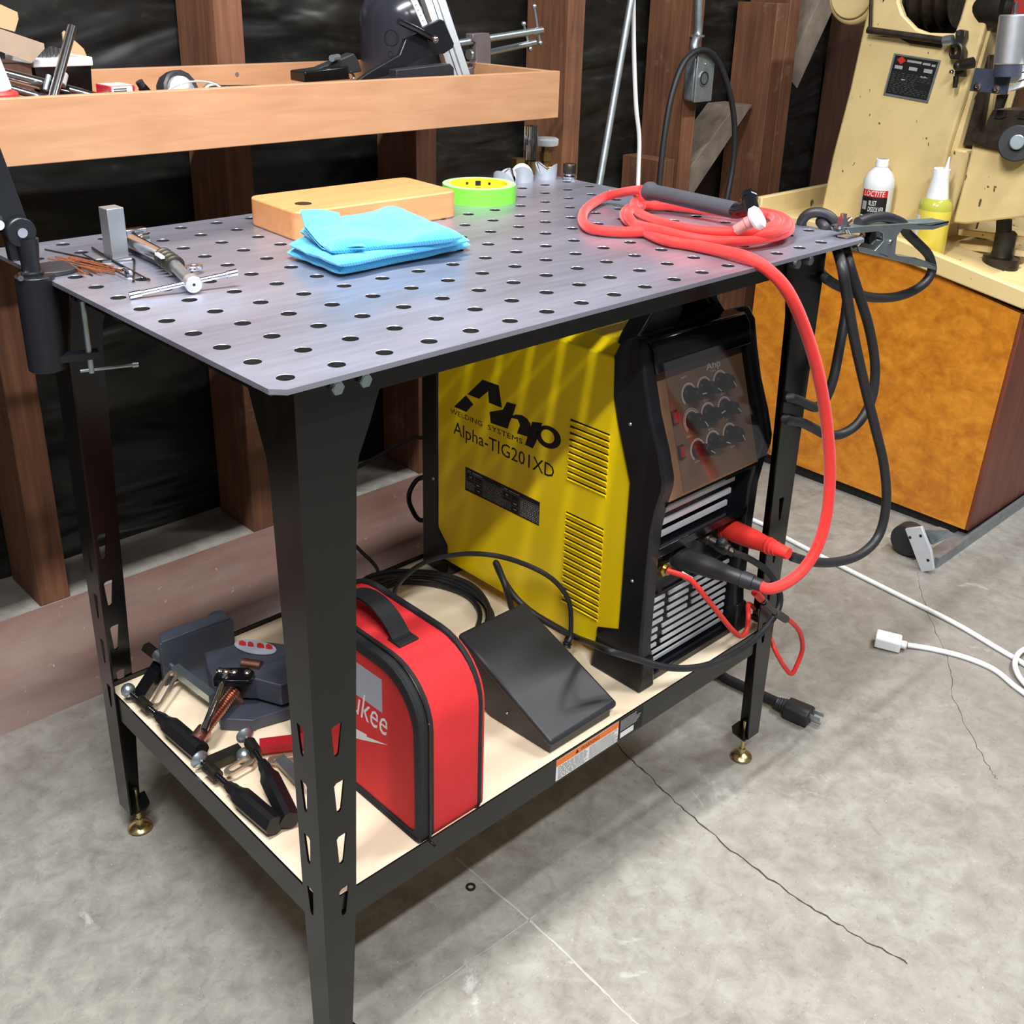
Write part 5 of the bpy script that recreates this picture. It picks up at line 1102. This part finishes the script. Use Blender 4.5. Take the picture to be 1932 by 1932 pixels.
MB().tube([Y(312, 178, 26.6), Y(325, 165, 26.6), Y(355, 155, 26.6), Y(385, 154, 26.6), Y(408, 160, 26.6), Y(420, 172, 26.6)], .05, n=6).out('thin_white_cord', 'white_cable', None, base=Y(370, 160, 26.6), label='thin white cord arching out of the tray beside the ribbed wheel', cat='cord')
MB().tube([Y(384, 172, 27.6), Y(392, 163, 27.6), Y(405, 161, 27.6), Y(418, 170, 27.6)], .16, n=8).out('steel_ring', 'zinc', None, base=Y(400, 170, 27.6), label='small steel ring behind the thin white cord in the tray', cat='ring')
a5, b5 = Y(424, 157, 28), Y(532, 166, 28)
ph = thing('flat_black_gauge', 'flat black plastic frame with a pale window lying in the tray', 'tool', Y(480, 165, 28))
MB().prism([V(a5.x, 27.4, TB + 1.3), V(b5.x + .2, 27.4, TB + 1.2), V(b5.x, 29.6, TB + 1.75), V(a5.x + .4, 29.8, TB + 1.85)], (0, 0, .22)).out('body', 'black_plastic', ph, bev=.06)
MB().prism([V(a5.x + .6, 27.8, TB + 1.62), V(b5.x - .8, 27.8, TB + 1.52), V(b5.x - .8, 29.2, TB + 1.86), V(a5.x + .8, 29.3, TB + 1.98)], (0, 0, .02)).out('window', 'silver_paint', ph)
# big black tool heap at the right end of the tray
bb = thing('black_magnet_block', 'black square holder with a silver bolt head in the tray, left of the black cylinder', 'tool', Y(630, 150, 28.5))
MB().prism(yp([(575, 136), (655, 125), (662, 150), (576, 156)], 28), (0, 1.6, 0)).out('body', 'black_powdercoat', bb, bev=.08)
MB().prism(yp([(600, 130), (650, 108), (668, 100), (676, 112), (684, 135), (660, 140), (655, 126)], 28.6), (0, .8, 0)).out('bracket', 'black_rubber', bb, bev=.08)
MB().cyl(Y(626, 110, 28.2), Y(638, 108, 28.6), .2, n=12).out('bolt_head', 'zinc', bb)
MB().tube(yp([(662, 135), (668, 145), (663, 152)], 27.8), .07, n=6).out('chain', 'chrome', bb)
# dome
dc = Y(768, 160, 33); dm = thing('black_cylinder', 'large shiny black dome-topped cylinder with a round hole, standing in the tray', 'tank', (dc.x, 33, TB))
dr = (Y(848, 100, 33).x - Y(690, 100, 33).x) / 2 * .86
hN = 48; vs_ = []; mb = MB()
ztop = Y(768, -45, 33).z
prof = [(dr, 0), (dr, ztop - TB - dr * .9)] + [(dr * math.cos(a), ztop - TB - dr * .9 + dr * .9 * math.sin(a)) for a in [math.radians(q) for q in range(10, 91, 10)]]
mb.lathe((dc.x, 33, TB), (0, 0, 1), prof, 48); mb.out('shell', 'tank_black', dm)
for (u, v), r_ in (((738, 71), .46), ((737, 102), .17)):
    d = ray(u, v); d2 = V(d.x, d.y); o2 = V(CPOS.x - dc.x, CPOS.y - 33); A2 = d2.dot(d2); B2 = 2 * o2.dot(d2); C2 = o2.dot(o2) - dr * dr
    t = (-B2 - math.sqrt(B2 * B2 - 4 * A2 * C2)) / (2 * A2); q = CPOS + d * t; n_ = V(q.x - dc.x, q.y - 33).normalized()
    MB().lathe(q - n_ * .02, n_, [(0, .0), (r_, 0), (r_, .05), (r_ * 1.12, .05), (r_ * 1.12, .02), (r_ * 1.12, -.02)], 28).out('hole', 'print_black', dm)
# sliding aluminium bar and mitre fence
mg = thing('mitre_fence', 'silver grooved aluminium bar slanting up with black clamp arms, at the right of the tray', 'tool', Y(850, 140, 29.4))
b0_, b1_ = Y(872, 150, 28.6), Y(812, -30, 30.2); bx_ = V(1, 0, .42).normalized()
for o_, w_, t_ in ((-.75, .55, .5), (-.2, .35, .38), (.3, .6, .5)):
    MB().bar(b0_ + bx_ * o_, b1_ + bx_ * o_, w_, t_, up=(0, -1, 0)).out('bar', 'satin_aluminium', mg, bev=.03)
rl0, rl1 = Y(806, 58, 28.6), Y(772, -20, 29.2)
MB().bar(rl0, rl1, .42, .08, up=(0, -1, 0)).out('ruler_strip', 'white_plastic', mg)
mb = MB(); 
for k in range(8):
    q = rl0.lerp(rl1, k / 8); mb.bar(q + V(-.12, -.06, 0), q + V(.03, -.06, .02), .03, .02)
mb.out('ruler_marks', 'print_black', mg, kind=None)
drop('clamp_plate', 'black_plastic', [(798, 52), (830, 36), (838, 39), (857, 82), (856, 90), (839, 101), (814, 105)], 27.9, .3, mg, bev=.05)
drop('swing_arm', 'black_plastic', [(766, 74), (800, 56), (818, 104), (790, 113), (742, 140), (690, 154), (670, 156), (700, 134), (755, 103)], 27.5, .35, mg, bev=.06)
MB().tube([Y(752, 40, 27.2), Y(786, 56, 27.2), Y(820, 75, 27.3)], .2, n=8, smooth=False).out('lever', 'black_gloss', mg)
MB().sph(Y(821, 74, 27.15), .24).out('lever_screw', 'chrome', mg)
drop('fence_block', 'black_rubber', [(748, 132), (850, 120), (857, 128), (858, 152), (748, 158)], 26.4, .8, mg, bev=.06)
# C clamps
cc_ = thing('c_clamp', 'brown-grey C-clamp with a bright screw and T-handle, at the right end of the tray', 'clamp', Y(910, 130, 33), 'C-clamps at the right end of the tray')
MB().plate([yp([(892, 64), (924, 62), (927, 76), (927, 120), (918, 134), (895, 140), (872, 142), (868, 132), (892, 126), (899, 116), (898, 80), (892, 78)], 32.6)], (0, .8, 0)).out('frame', 'cast_brown' if 'cast_brown' in M else 'dark_steel', cc_, bev=.08)
MB().cyl(Y(862, 82, 33), Y(1022, 57, 33), .26, n=16).out('screw', 'zinc', cc_)
MB().cyl(Y(1008, 13, 33), Y(1019, 81, 33), .1, n=10).sph(Y(1008, 12, 33), .19).sph(Y(1019, 81, 33), .19).out('t_handle', 'zinc', cc_)
MB().lathe(Y(884, 103, 32.4), (1, 0, 0), [(0, 0), (.35, 0), (.35, .2), (.2, .3), (0, .3)], 16).out('swivel_pad', 'zinc', cc_)
c2 = thing('c_clamp', 'second C-clamp behind the first, its bright screw lying lower in the tray', 'clamp', Y(915, 140, 34.6), 'C-clamps at the right end of the tray')
MB().cyl(Y(905, 103, 34.6), Y(1009, 80, 34.6), .24, n=16).out('screw', 'zinc', c2)
MB().cyl(Y(988, 46, 34.6), Y(1000, 92, 34.6), .1, n=10).sph(Y(988, 45, 34.6), .2).sph(Y(1000, 92, 34.6), .2).out('t_handle', 'zinc', c2)
MB().plate([yp([(872, 96), (905, 92), (912, 108), (905, 130), (885, 150), (868, 150), (880, 130), (885, 112)], 34.4)], (0, .6, 0)).out('frame', 'dark_steel', c2, bev=.08)
# ================================================================== CABINET AND CREAM MACHINE ON THE RIGHT
F = lambda x, y: (1500 + x / 3.863, y / 3.863)
G = lambda x, y: (1432 + x / 3.864, 350 + y / 3.864)
cx0 = 73.2
def xp_(pts, x, f=None): return [X(*(f(*p) if f else p), x) for p in pts]
cq = xp_([(1820, 1000), (1925, 592)], cx0); lb = X(1505, 905, cx0)
cyf, cyb = cq[0].y, 30.5
dz = (lb.z - cq[0].z) / (lb.y - cq[0].y)
cab_ = thing('cabinet', 'low orange varnished plywood cabinet with red-brown front under the cream machine', 'cabinet', (84, 17, 0))
zb0 = max(.9, cq[0].z)
topz = lambda y: cq[1].z + (y - cq[1].y) * .17
sidep = [V(cx0, cq[0].y, zb0), V(cx0, cyb, zb0 + .4), V(cx0, cyb, topz(cyb) if topz(cyb) < 25.3 else 25.3), V(cx0, 16, 24.0), V(cx0, cq[1].y, cq[1].z)]
MB().prism(sidep, (.7, 0, 0)).out('side_panel', 'varnished_plywood', cab_, bev=.03)
MB().prism([p + V(22, 0, 0) for p in sidep], (.7, 0, 0)).out('side_panel', 'varnished_plywood', cab_, bev=.03)
fd = MB().prism([V(cx0 + .02, cq[0].y + .0, zb0), V(cx0 + 22.7, cq[0].y, zb0), V(cx0 + 22.7, cq[1].y, cq[1].z), V(cx0 + .02, cq[1].y, cq[1].z)], (0, -.35, 0)).out('front_panel', 'red_brown_wood', cab_, bev=.06)
MB().box((cx0 + .7, cyb - .7, zb0), (cx0 + 22, cyb, 24)).box((cx0 + .7, cq[0].y + .5, zb0), (cx0 + 22, cyb - .7, zb0 + .7)).out('back_and_bottom', 'dark_old_wood', cab_)
MB().box((cx0 + .5, cq[0].y + .8, 0), (cx0 + 21.5, cyb - .5, zb0 + .05)).out('gap_shade', 'print_black', cab_)  # black block standing in for the shade in the gap under the raised cabinet
mb_ = thing('mobile_base', 'pale grey steel end plate and rail on the floor under the plywood cabinet', 'base', Z(1750, 1078, 0))
e0 = Z(1742, 1079, 0)
MB().prism([X(1707, 998, e0.x), X(1738, 994, e0.x), X(1756, 1040, e0.x), X(1761, 1076, e0.x), X(1738, 1080, e0.x)], (.35, 0, 0)).out('end_plate', 'silver_paint', mb_, bev=.05)
mb = MB()
for u, v in ((1717, 1014), (1737, 1011), (1751, 1057)): mb.cyl(X(u, v, e0.x), X(u, v, e0.x) + V(-.03, 0, 0), .13, n=12)
mb.out('bolt_hole', 'print_black', mb_)
ra_, rb_ = Z(1766, 1062, .5), Z(1960, 925, .5)
MB().bar(ra_, rb_, .35, 1.0).bar(ra_ + V(.4, .8, -.3), rb_ + V(.4, .8, -.3), 1.6, .25).out('rail', 'galvanised', mb_)
MB().prism([Z(1745, 1000, 3), Z(1790, 1000, 3), Z(1800, 1010, 2.6), Z(1760, 1028, 1.2)], (0, .8, 0)).out('bracket', 'galvanised', mb_)
MB().cyl(V(e0.x + 1.2, e0.y + 2.6, 1.5), V(e0.x + 2.6, e0.y + 2.6, 1.5), 1.45, n=24).out('caster', 'black_rubber', mb_, bev=.15)
# machine
mc = thing('milling_machine', 'old cream-painted machine tool with chipped paint standing on the plywood cabinet', 'machine', (84, 17, 24))
lipz = [(30.5, 25.95, 24.2), (16, 25.75, 24.0), (4.2, 23.55, 22.0)]
mb = MB(); mb.prism([V(72.6, y, a) for y, a, b_ in lipz] + [V(72.6, y, b_) for y, a, b_ in reversed(lipz)], (.9, 0, 0)).out('pan_lip', 'cream_paint', mc, bev=.15)
MB().prism([V(73.4, y, a - .7) for y, a, b_ in lipz] + [V(73.4, y, b_) for y, a, b_ in reversed(lipz)], (24, 0, 0)).out('pan', 'cream_paint', mc)
MB().prism([V(72.6, 4.2, 23.55), V(72.6, 4.2, 22.0), V(97, 4.2, 22.0), V(97, 4.2, 23.55)], (0, -.6, 0)).out('pan_lip', 'cream_paint', mc, bev=.15)
MB().prism([V(72.6, 30.5, 27.2), V(72.6, 30.5, 24.0), V(97, 30.5, 24.0), V(97, 30.5, 27.2)], (0, .6, 0)).out('pan_lip', 'cream_paint', mc, bev=.15)
cxp = 77.0
lo = xp_([(185, 1500), (270, 1140), (400, 640), (470, 320), (540, 0), (575, -160)], cxp, F); hi = xp_([(1500, -160), (1440, 0), (1340, 340), (1230, 720), (1120, 1060), (1000, 1560)], cxp, F)
lo[0].z = min(lo[0].z, 24.6); hi[-1].z = 24.2
hole = xp_([(760, -130), (755, 20), (790, 120), (870, 205), (960, 240), (1160, 245), (1195, 150), (1235, 10), (1270, -130)], cxp, F)
col = MB().plate([lo + hi, hole], (.8, 0, 0)).out('column_face', 'cream_paint', mc, bev=.2)
MB().prism([p + V(.8, 0, 0) for p in (lo[0], lo[-1], lo[-1] + V(0, -2.2, 0), lo[0] + V(0, -2.2, 0))], (9, 0, 0)).out('column_side', 'cream_paint', mc)
MB().prism([p + V(.8, 0, 0) for p in (hi[-1], hi[0], hi[0] + V(0, .8, 0), hi[-1] + V(0, .8, 0))], (9, 0, 0)).out('column_side', 'cream_paint', mc)
MB().prism([p + V(9.5, 0, 0) for p in (lo[0], lo[-1], hi[0], hi[-1])], (.5, 0, 0)).out('column_back', 'print_black', mc)
pcn = X(*F(1010, -120), 81.5)
pr_ = []; h = -2.6
for k in range(5):
    r = 4.6 - .25 * k; pr_ += [(r, h), (r - .1, h + .15), (r - .5, h + .55), (r - .1, h + .95), (r, h + 1.05)]; h += 1.07
MB().lathe(pcn, V(.1, -1, 0), [(0, -2.6)] + pr_ + [(0, h)], 40).out('step_pulley', 'greasy_iron', mc)
def rodx(name, mat, a, b_, r, x, r2=None): return MB().cyl(X(*F(*a), x), X(*F(*b_), x), r, r2=r2, n=16).out(name, mat, mc)
rodx('shift_rod', 'greasy_iron', (530, 218), (1110, 300), .3, 76.3)
rodx('thin_rod', 'greasy_iron', (557, -60), (548, 205), .16, 76.3)
MB().prism(xp_([(560, 262), (760, 280), (840, 320), (1060, 350), (1080, 300), (700, 262)], 76.7, F), (.25, 0, 0)).out('greasy_strip', 'greasy_iron', mc)
MB().plate([xp_([(1170, 225), (1200, 215), (1240, 225), (1238, 280), (1215, 330), (1235, 380), (1225, 440), (1130, 430), (1118, 400), (1130, 330), (1165, 290)], 76.1, F), xp_([(1135, 350), (1165, 330), (1185, 350), (1180, 395), (1135, 400)], 76.1, F)], (.7, 0, 0)).out('clevis', 'dark_steel', mc, bev=.06)
MB().cyl(X(*F(1195, 243), 76.1), X(*F(1195, 243), 76.05), .2, n=14).out('clevis_bolt', 'print_black', mc)
MB().tube(xp_([(1150, 340), (1190, 320), (1215, 360), (1205, 430)], 75.7, F), .16, n=10).out('ring_link', 'dark_steel', mc)
rodx('clevis_pin', 'zinc', (1085, 300), (1150, 290), .42, 76.1)
rodx('lever_knob', 'dark_steel', (1190, 480), (1300, 455), .45, 75.6)
MB().sph(X(*F(1190, 480), 75.5), .42).out('knob_end', 'dark_steel', mc); MB().sph(X(*F(1140, 525), 75.5), .2).out('knob_end', 'chrome', mc)
MB().prism(xp_([(1165, 500), (1225, 500), (1225, 562), (1160, 555)], 75.9, F), (.7, 0, 0)).out('lever_block', 'dark_steel', mc, bev=.05)
rodx('pin', 'greasy_iron', (1175, 555), (1165, 640), .24, 76.1, .18)
# name plate
npq = xp_([(725, 388), (1065, 440), (970, 750), (645, 690)], 76.95, F)
npo = MB().prism(npq, (-.06, 0, 0)).out('name_plate', 'galvanised', mc, label='dark rectangular name plate with a red diamond')
def npt(a, b_, off=.07): return npq[0].lerp(npq[1], a).lerp(npq[3].lerp(npq[2], a), b_) + V(-off, 0, 0)
MB().add([npt(.04, .04), npt(.96, .04), npt(.96, .95), npt(.04, .95)], [[0, 1, 2, 3]]).out('plate_field', 'crack_black' if 'crack_black' in M else 'print_black', npo, fix=False)
def nq(mb, a, b_, w_, h): mb.add([npt(a, b_, .075), npt(a + w_, b_, .075), npt(a + w_, b_ + h, .075), npt(a, b_ + h, .075)], [[0, 1, 2, 3]])
mb = MB(); mb.add([npt(.1, .13, .075), npt(.19, .04, .075), npt(.29, .13, .075), npt(.2, .23, .075)], [[0, 1, 2, 3]]); mb.out('diamond_mark', 'print_red', npo, fix=False)
mb = MB(); nq(mb, .32, .1, .31, .05); nq(mb, .66, .11, .16, .05); nq(mb, .85, .12, .08, .05); nq(mb, .09, .26, .17, .08); nq(mb, .4, .25, .18, .08); nq(mb, .72, .24, .18, .09); nq(mb, .68, .42, .16, .03); nq(mb, .3, .56, .08, .025)
mb.out('plate_print', 'print_grey', npo, fix=False)
mb = MB()
for r_ in range(12):
    a = .08
    while a < .92:
        l = random.uniform(.02, .09)
        if not (.62 < a < .92 and r_ > 3 and r_ < 8): nq(mb, a, .42 + r_ * .042, l, .016)
        a += l + random.uniform(.02, .06)
plain('faint_print', (62, 66, 62), .6, 0, 0); mb.out('small_print', 'faint_print', npo, fix=False)
# knee, ways, table, screw
kq = xp_([(1290, 1050), (1420, 1075), (1760, 1150), (1760, 1570), (1240, 1635), (1145, 1625), (1210, 1380), (1275, 1120)], 76.2, F)
MB().prism(kq, (9, 0, 0)).out('knee', 'cream_paint', mc, bev=.2)
MB().prism(xp_([(1150, 1085), (1265, 1105), (1262, 1150), (1225, 1330), (1120, 1640), (1050, 1640), (1090, 1300)], 77.4, F), (6, 0, 0)).out('knee_bracket', 'cream_paint', mc, bev=.15)
MB().prism(xp_([(1345, 400), (1420, 400), (1400, 640), (1330, 1060), (1200, 1060), (1290, 700)], 78.6, F), (2, 0, 0)).out('dovetail_way', 'greasy_iron', mc, bev=.08)
MB().prism(xp_([(1420, 430), (1480, 440), (1420, 900), (1330, 1010), (1380, 700)], 79.5, F), (3, 0, 0)).out('way_strip', 'cream_paint', mc)
MB().prism(xp_([(1440, 800), (1760, 800), (1760, 1130), (1520, 1100), (1290, 1045), (1280, 980), (1370, 960), (1400, 880)], 75.6, F), (9, 0, 0)).out('work_table', 'greasy_iron', mc, bev=.06)
for a in (1480, 1650): MB().prism(xp_([(a, 810), (a + 60, 812), (a + 60, 850), (a + 20, 865), (a - 30, 860), (a - 20, 840)], 75.5, F), (-.05, 0, 0)).out('t_slot', 'print_black', mc)
MB().cyl(X(*F(1615, 1045), 75.4), X(*F(1615, 1045), 74.6), 1.45, n=32).out('feed_hub', 'black_rubber', mc, bev=.1)
MB().cyl(X(*F(1618, 1035), 74.6), X(*F(1618, 1035), 74.2), .6, n=24).out('feed_nut', 'zinc', mc, bev=.08)
MB().cyl(X(*F(1525, 1600), 79), X(*F(1520, 1720), 79), .65, n=18).out('elevating_screw', 'black_rubber', mc)
se = X(*F(1510, 1850), 79)
MB().lathe(V(se.x, se.y, 23.6), (0, 0, 1), [(0, 0), (1.55, 0), (1.55, .9), (1.0, 1.0), (.9, 1.4), (.9, 3.0), (.7, 3.2), (0, 3.2)], 28).out('screw_nut', 'dark_steel', mc)
for zz_, v0 in ((0, 1690), (1, 1790)):
    MB().bar(X(*F(1200, v0), 80), X(*F(1700, v0 + 60), 80), .5, .5).out('pan_rail', 'cream_paint', mc)
hd0 = X(*F(420, -40), 79); MB().cyl(V(79, hd0.y, hd0.z), V(87, hd0.y, hd0.z), (hd0.z - X(*F(420, 185), 79).z), n=36).out('motor_cover', 'cream_paint', mc, bev=.3)
MB().cyl(V(78.7, hd0.y, hd0.z), V(78.99, hd0.y, hd0.z), (hd0.z - X(*F(420, 185), 79).z) * .8, n=36).out('cover_rim', 'cream_paint', mc, bev=.1)
sp_ = X(*F(1520, 60), 78.5); MB().lathe(sp_, (0, -1, 0), [(0, -2), (1.5, -2), (1.9, -1.2), (1.9, .4), (1.3, .6), (1.3, 1.4), (0, 1.4)], 28).out('spindle_nose', 'dark_steel', mc)
# bright feed motor and bracket
fm2 = thing('feed_motor', 'bright aluminium motor on a dark blue bracket and pale arm beside the cream machine', 'motor', X(*F(1540, 600), 74))
ml, mt = X(*F(1555, 470), 73.6), X(*F(1600, 105), 73.6)
mr = (ml - X(*F(1452, 470), 73.6)).length
MB().cyl(ml, mt, mr, n=36).out('motor_can', 'satin_aluminium', fm2, bev=.12)
MB().cyl(ml + (ml - mt).normalized() * .9, ml, mr * .93, n=32).out('motor_flange', 'navy_paint', fm2)
MB().cyl(mt, mt + (mt - ml).normalized() * .9, .18, n=14).out('motor_shaft', 'chrome', fm2)
MB().prism(xp_([(1312, 495), (1570, 520), (1535, 692), (1268, 662)], 73.9, F), (.35, 0, 0)).out('bracket', 'navy_paint', fm2, bev=.06)
for x, y in ((1330, 630), (1467, 650)):
    q = X(*F(x, y), 73.88); MB().lathe(q, (-1, 0, 0), [(.0, 0), (.32, 0), (.32, .12), (.26, .14), (.12, .14), (.12, .06), (0, .06)], 20).out('cap_screw', 'chrome', fm2)
for k in range(3):
    MB().prism(xp_([(1560, 505 + k * 58), (1800, 440 + k * 52), (1800, 485 + k * 52), (1552, 552 + k * 58)], 74.3 - .1 * (k % 2), F), (.9, 0, 0)).out('extruded_arm', 'white_plastic', fm2, bev=.04)
MB().prism(xp_([(1470, 690), (1535, 690), (1500, 790), (1450, 800)], 74.6, F), (.6, 0, 0)).out('arm_post', 'dark_steel', fm2)
rp_ = X(*F(1650, 40), 76); MB().box((76, rp_.y - 3, rp_.z - .9), (79, rp_.y + .7, rp_.z + 4)).out('red_panel', 'dark_red_paint', None, base=(77, rp_.y - 1, rp_.z), bev=.05, label='dark red metal panel at the upper right corner above the bright motor', cat='panel')
# bottles
def onc2(c, r, a, z): return V(c.x + r * math.cos(a), c.y + r * math.sin(a), z)
B1 = X(1650, 400, 75.2); B1 = V(75.2, B1.y, 25.05)
zt1 = X(1668, 300, 75.2).z
b1o = thing('rust_dissolver_bottle', 'white plastic bottle with a black and red label standing by the cream column', 'bottle', B1)
h = zt1 - B1.z; r = 1.36
MB().lathe(B1, (0, 0, 1), [(0, 0), (r * .95, 0), (r, .1), (r, h * .62), (r * 1.02, h * .64), (r * 1.0, h * .74), (r * .75, h * .83), (r * .38, h * .9), (r * .36, h), (0, h)], 36).out('body', 'milky_plastic', b1o)
MB().cyl(B1 + V(0, 0, h * .9), B1 + V(0, 0, h), r * .42, n=24).out('neck', 'white_plastic', b1o, bev=.04)
af = math.atan2(CPOS.y - B1.y, CPOS.x - B1.x) - .12
def wrap(u0, u1, z0, z1, mat, name, rr):
    mb = MB(); n = 14
    for k in range(n):
        a, b_ = af + u0 + (u1 - u0) * k / n, af + u0 + (u1 - u0) * (k + 1) / n
        mb.add([onc2(B1, rr, a, z0), onc2(B1, rr, b_, z0), onc2(B1, rr, b_, z1), onc2(B1, rr, a, z1)], [[0, 1, 2, 3]])
    return mb.out(name, mat, b1o, fix=False)
z_ = B1.z
wrap(-1.0, .85, z_ + .3, z_ + h * .53, 'print_black', 'label', r + .012); wrap(-1.0, .85, z_ + h * .53, z_ + h * .62, 'print_red', 'label_band', r + .012)
def ctext(s_, u0, u1, z0, z1, mat, name, sh=0):
    mb = MB().text(s_, V(0, 0, 0), V(1, 0, 0), V(0, 1, 0), shear=sh); mb.xf(lambda q: onc2(B1, r + .025, af + u0 + (u1 - u0) * q.x, z0 + (z1 - z0) * q.y)); mb.out(name, mat, b1o, fix=False)
ctext('LOCTITE', -.78, .62, z_ + h * .54, z_ + h * .61, 'print_white', 'brand_lettering', .15)
ctext('RUST', -.35, .15, z_ + h * .42, z_ + h * .485, 'print_white', 'lettering'); ctext('DISSOLVER', -.35, .66, z_ + h * .34, z_ + h * .405, 'print_white', 'lettering')
ctext('Naval Jelly', -.95, -.52, z_ + h * .36, z_ + h * .46, 'print_grey', 'lettering') if False else None
wrap(-.92, .3, z_ + h * .27, z_ + h * .285, 'print_white', 'label_line', r + .022); wrap(-.92, .0, z_ + h * .2, z_ + h * .22, 'print_white', 'label_line', r + .022)
wrap(-.85, -.5, z_ + h * .36, z_ + h * .47, 'print_grey', 'label_picture', r + .022)
B2 = X(1752, 462, 74.9); B2 = V(74.9, B2.y, X(1752, 470, 74.9).z - .3); zt3 = X(1783, 318, 74.9).z
b2o = thing('oil_bottle', 'clear squeeze bottle of yellow oil with a white pointed spout, by the cream machine', 'bottle', B2)
h = zt3 - B2.z; r = 1.42
MB().lathe(B2, (0, 0, 1), [(0, 0), (r * .95, 0), (r, .1), (r, h * .52), (0, h * .52)], 36).out('oil', 'yellow_fluid', b2o)
MB().lathe(B2 + V(0, 0, h * .52), (0, 0, 1), [(0, 0), (r, 0), (r * 1.0, h * .04), (r * .92, h * .1), (r * .72, h * .135), (0, h * .135)], 36).out('shoulder', 'olive_fluid', b2o)
MB().lathe(B2 + V(0, 0, h * .655), (0, 0, 1), [(0, 0), (r * .68, 0), (r * .6, h * .1), (r * .52, h * .2), (r * .5, h * .24), (0, h * .24)], 30).out('upper_body', 'milky_plastic', b2o)
MB().cyl(B2 + V(0, 0, h * .88), B2 + V(0, 0, h * 1.0), r * .5, n=24).out('cap', 'white_plastic', b2o, bev=.08)
MB().cyl(B2 + V(-.1, -.45, h * .98), B2 + V(-.1, -.5, h * 1.14), .2, r2=.07, n=14).out('spout', 'white_plastic', b2o)
B1 = B2; af = math.atan2(CPOS.y - B2.y, CPOS.x - B2.x); b1o = b2o
wrap(-1.35, -.85, B2.z + h * .08, B2.z + h * .46, 'print_white', 'label', r + .012)
